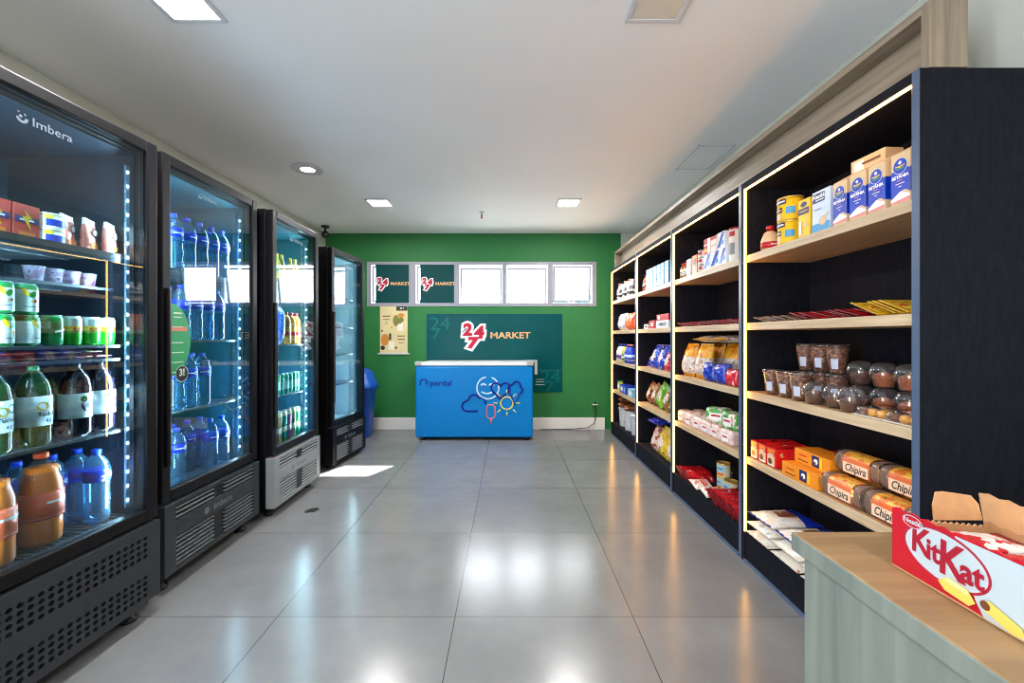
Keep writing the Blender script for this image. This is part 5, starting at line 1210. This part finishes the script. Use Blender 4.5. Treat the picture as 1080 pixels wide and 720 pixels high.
place(gsl, [(X3-.14, 3.125+.0585*k, .8105, LF) for k in range(7)], ['slim green can on the third rack of the third fridge, %s from the near end' % ORD[k] for k in range(7)], 'slim green cans')
mx_ = [('red', M('can_red', (170, 24, 30), .25)), ('gold', M('can_gold', (190, 150, 70), .25, metal=.3)), ('green', g_can)]
for q_, (nm, m1) in enumerate(mx_):
    c0 = can('beer_can', '', [(.7, m1), (1.0, M('can_pale_gold', (206, 186, 140), .3, metal=.3))], r=.033, h=.122)
    ks = [k for k in range(6) if k % 3 == q_]
    place(c0, [(X3-.145, 3.13+.07*k, .434+.001, LF) for k in ks]+[(X3-.145, 3.13+.07*k, .434+.1235, LF) for k in ks], ['%s can on the floor of the third fridge, lower layer, %s from the near end' % (nm, ORD[k]) for k in ks]+['%s can on the floor of the third fridge, upper layer, %s from the near end' % (nm, ORD[k]) for k in ks], 'beer cans in the third fridge')

# ================================================================ display box of chocolate bars on the counter
kx, kd0, kd1, kz = .637, .694, .35, CT+.001
kt = thing('chocolate_display_box', 'red and white torn-open display box of wrapped chocolate bars on the counter', 'display box', (kx, (kd0+kd1)/2, kz), RF)
kl = (kd0-kd1)/2; kw = .155; kh = .098; kr = M('box_red', (176, 14, 34), .4, var=.05, vscale=8); kw_ = M('box_white', (172, 183, 189), .4); card = M('raw_cardboard', (186, 138, 94), .7, var=.12, vscale=40)
th = .003
m_ = MB(); m_.box(-kl, kl, 0, kw, 0, th, card)
def torn(mb, a, b_, c, m, n=30, amp=.0022):
    """upright wall from a to b with a torn edge; c = thickness vector; a,b=(x,y,ztop)"""
    pts = [(a[0], a[1], th), (b_[0], b_[1], th)]
    for k in range(n+1):
        f = 1-k/n; pts.append((a[0]+(b_[0]-a[0])*f, a[1]+(b_[1]-a[1])*f, a[2]+(b_[2]-a[2])*f+amp*(1 if k % 2 else -1)))
    mb.prism(pts, c, m)
torn(m_, (-kl, 0, kh), (kl, 0, kh), (0, th, 0), kr); torn(m_, (-kl, kw, kh*.75), (kl, kw, kh*.75), (0, -th, 0), card)
torn(m_, (-kl, th, kh*.80), (-kl, kw-th, kh*.66), (th, 0, 0), card); torn(m_, (kl, th, kh*.80), (kl, kw-th, kh*.66), (-th, 0, 0), card)
m_.build('box_walls', kt)
# printed front: the white diagonal half, the oval with the lettering and the biscuit fingers
m_ = MB(); y = -.0006
m_.poly([(kl, y, .002), (kl, y, kh-.003), (-kl+.098, y, kh-.003), (-kl+.110, y, .060), (-kl+.125, y, .018), (-kl+.135, y, .002)], kw_)
m_.build('white_print', kt)
m_ = MB(); cx, cz = -kl+.083, .0555
def oval2(mb, rx, rz, m, y, tilt=-.06):
    n = 36; mb.poly([(cx+rx*cos(2*pi*k/n)*cos(tilt)-rz*sin(2*pi*k/n)*sin(tilt), y, cz+rx*cos(2*pi*k/n)*sin(tilt)+rz*sin(2*pi*k/n)*cos(tilt)) for k in range(n)], m)
oval2(m_, .0615, .0385, M('oval_edge_red', (150, 40, 60), .4), y-.0003); oval2(m_, .0595, .0365, kr, y-.0005); oval2(m_, .058, .035, kw_, y-.0007); m_.build('oval_print', kt)
m_ = MB(); kt_ = M('kit_red', (150, 18, 40), .4); yl = y-.0011
m_.text('K', cx-.034, cz+.006, .056, kt_, yl, .0016, .8, lean=.03); m_.text('it', cx-.0145, cz+.001, .044, kt_, yl-.0003, .0014, .85); m_.text('K', cx+.0115, cz-.001, .068, kt_, yl-.0006, .0018, .8, lean=.03); m_.text('at', cx+.0385, cz-.004, .046, kt_, yl-.0009, .0014, .85)
m_.build('lettering', kt)
m_ = MB(); nx_, nz_ = cx-.046, cz+.032
for k, (r_, mm) in enumerate((((.0165, .0095), kw_), ((.0150, .0083), kr))): m_.disc(nx_, nz_, r_[0], mm, yl-.0003-.0002*k, 24, rz=r_[1])
m_.text('Nestlé', nx_, nz_, .0105, kw_, yl-.0008, .0003); m_.build('maker_logo', kt)
m_ = MB(); fw = M('wafer_gold', (226, 186, 84), .5); fw2 = M('wafer_pale', (240, 214, 140), .5); yf = yl-.0016
m_.prism([(cx-.005, yf, .020), (cx+.008, yf, .032), (cx+.034, yf, .029), (cx+.044, yf, .016), (cx+.036, yf, .008), (cx+.004, yf, .011)], (0, -.0006, 0), fw); m_.poly([(cx+.008, yf-.0008, .032), (cx+.034, yf-.0008, .029), (cx+.036, yf-.0008, .022), (cx+.004, yf-.0008, .025)], fw2)
m_.prism([(cx+.052, yf, .022), (cx+.060, yf, .030), (cx+.095, yf, .018), (cx+.10, yf, .006), (cx+.086, yf, .004), (cx+.055, yf, .014)], (0, -.0006, 0), fw); m_.disc(cx+.056, .0215, .006, c_br, yf-.0008)
m_.build('wafer_print', kt)
# torn flaps of raw cardboard
m_ = MB()
def flap(mb, pts, d): mb.prism(pts, d, card)
flap(m_, [(-kl, .068, .075), (-kl, .148, .075), (-kl-.004, .146, .100), (-kl-.010, .140, .112), (-kl-.012, .096, .118), (-kl-.011, .082, .117), (-kl-.004, .070, .098)], (.0025, 0, 0)); m_.build('torn_end_flap', kt)
m_ = MB(); n = 26; pts = [(-kl, kw, .068), (kl, kw, .068)]
for k in range(n+1):
    f = 1-k/n; pts.append((-kl-.022+(2*kl+.022)*f, kw+.016, .113+.0018*(1 if k % 2 else -1)))
flap(m_, pts, (0, -.0025, 0)); m_.build('torn_long_flap', kt)
wr = PRINT('chocolate_wrapper_print', [(120, 60, 40), (190, 16, 36), (226, 214, 206), (196, 24, 40)], 34, .3, .4)
bar = bag('chocolate_bar', '', .062, .135, .018, lambda u, v, s_: wr, seed=131, flat=True, wr=.0015, seam=seamr)
sp_ = []; lb = []
for L_ in range(3):
    for k in range(4):
        sp_.append((kx+kw/2, kd0-.045-.072*k, kz+.004+.0225*L_, RF+(jit(.10) if L_ == 2 else jit(.02))))
        lb.append('red wrapped chocolate bar in the display box, %s layer, %s from the far end' % (['bottom', 'middle', 'top'][L_], ORD[k]))
place(bar, sp_, lb, 'chocolate bars in the display box')
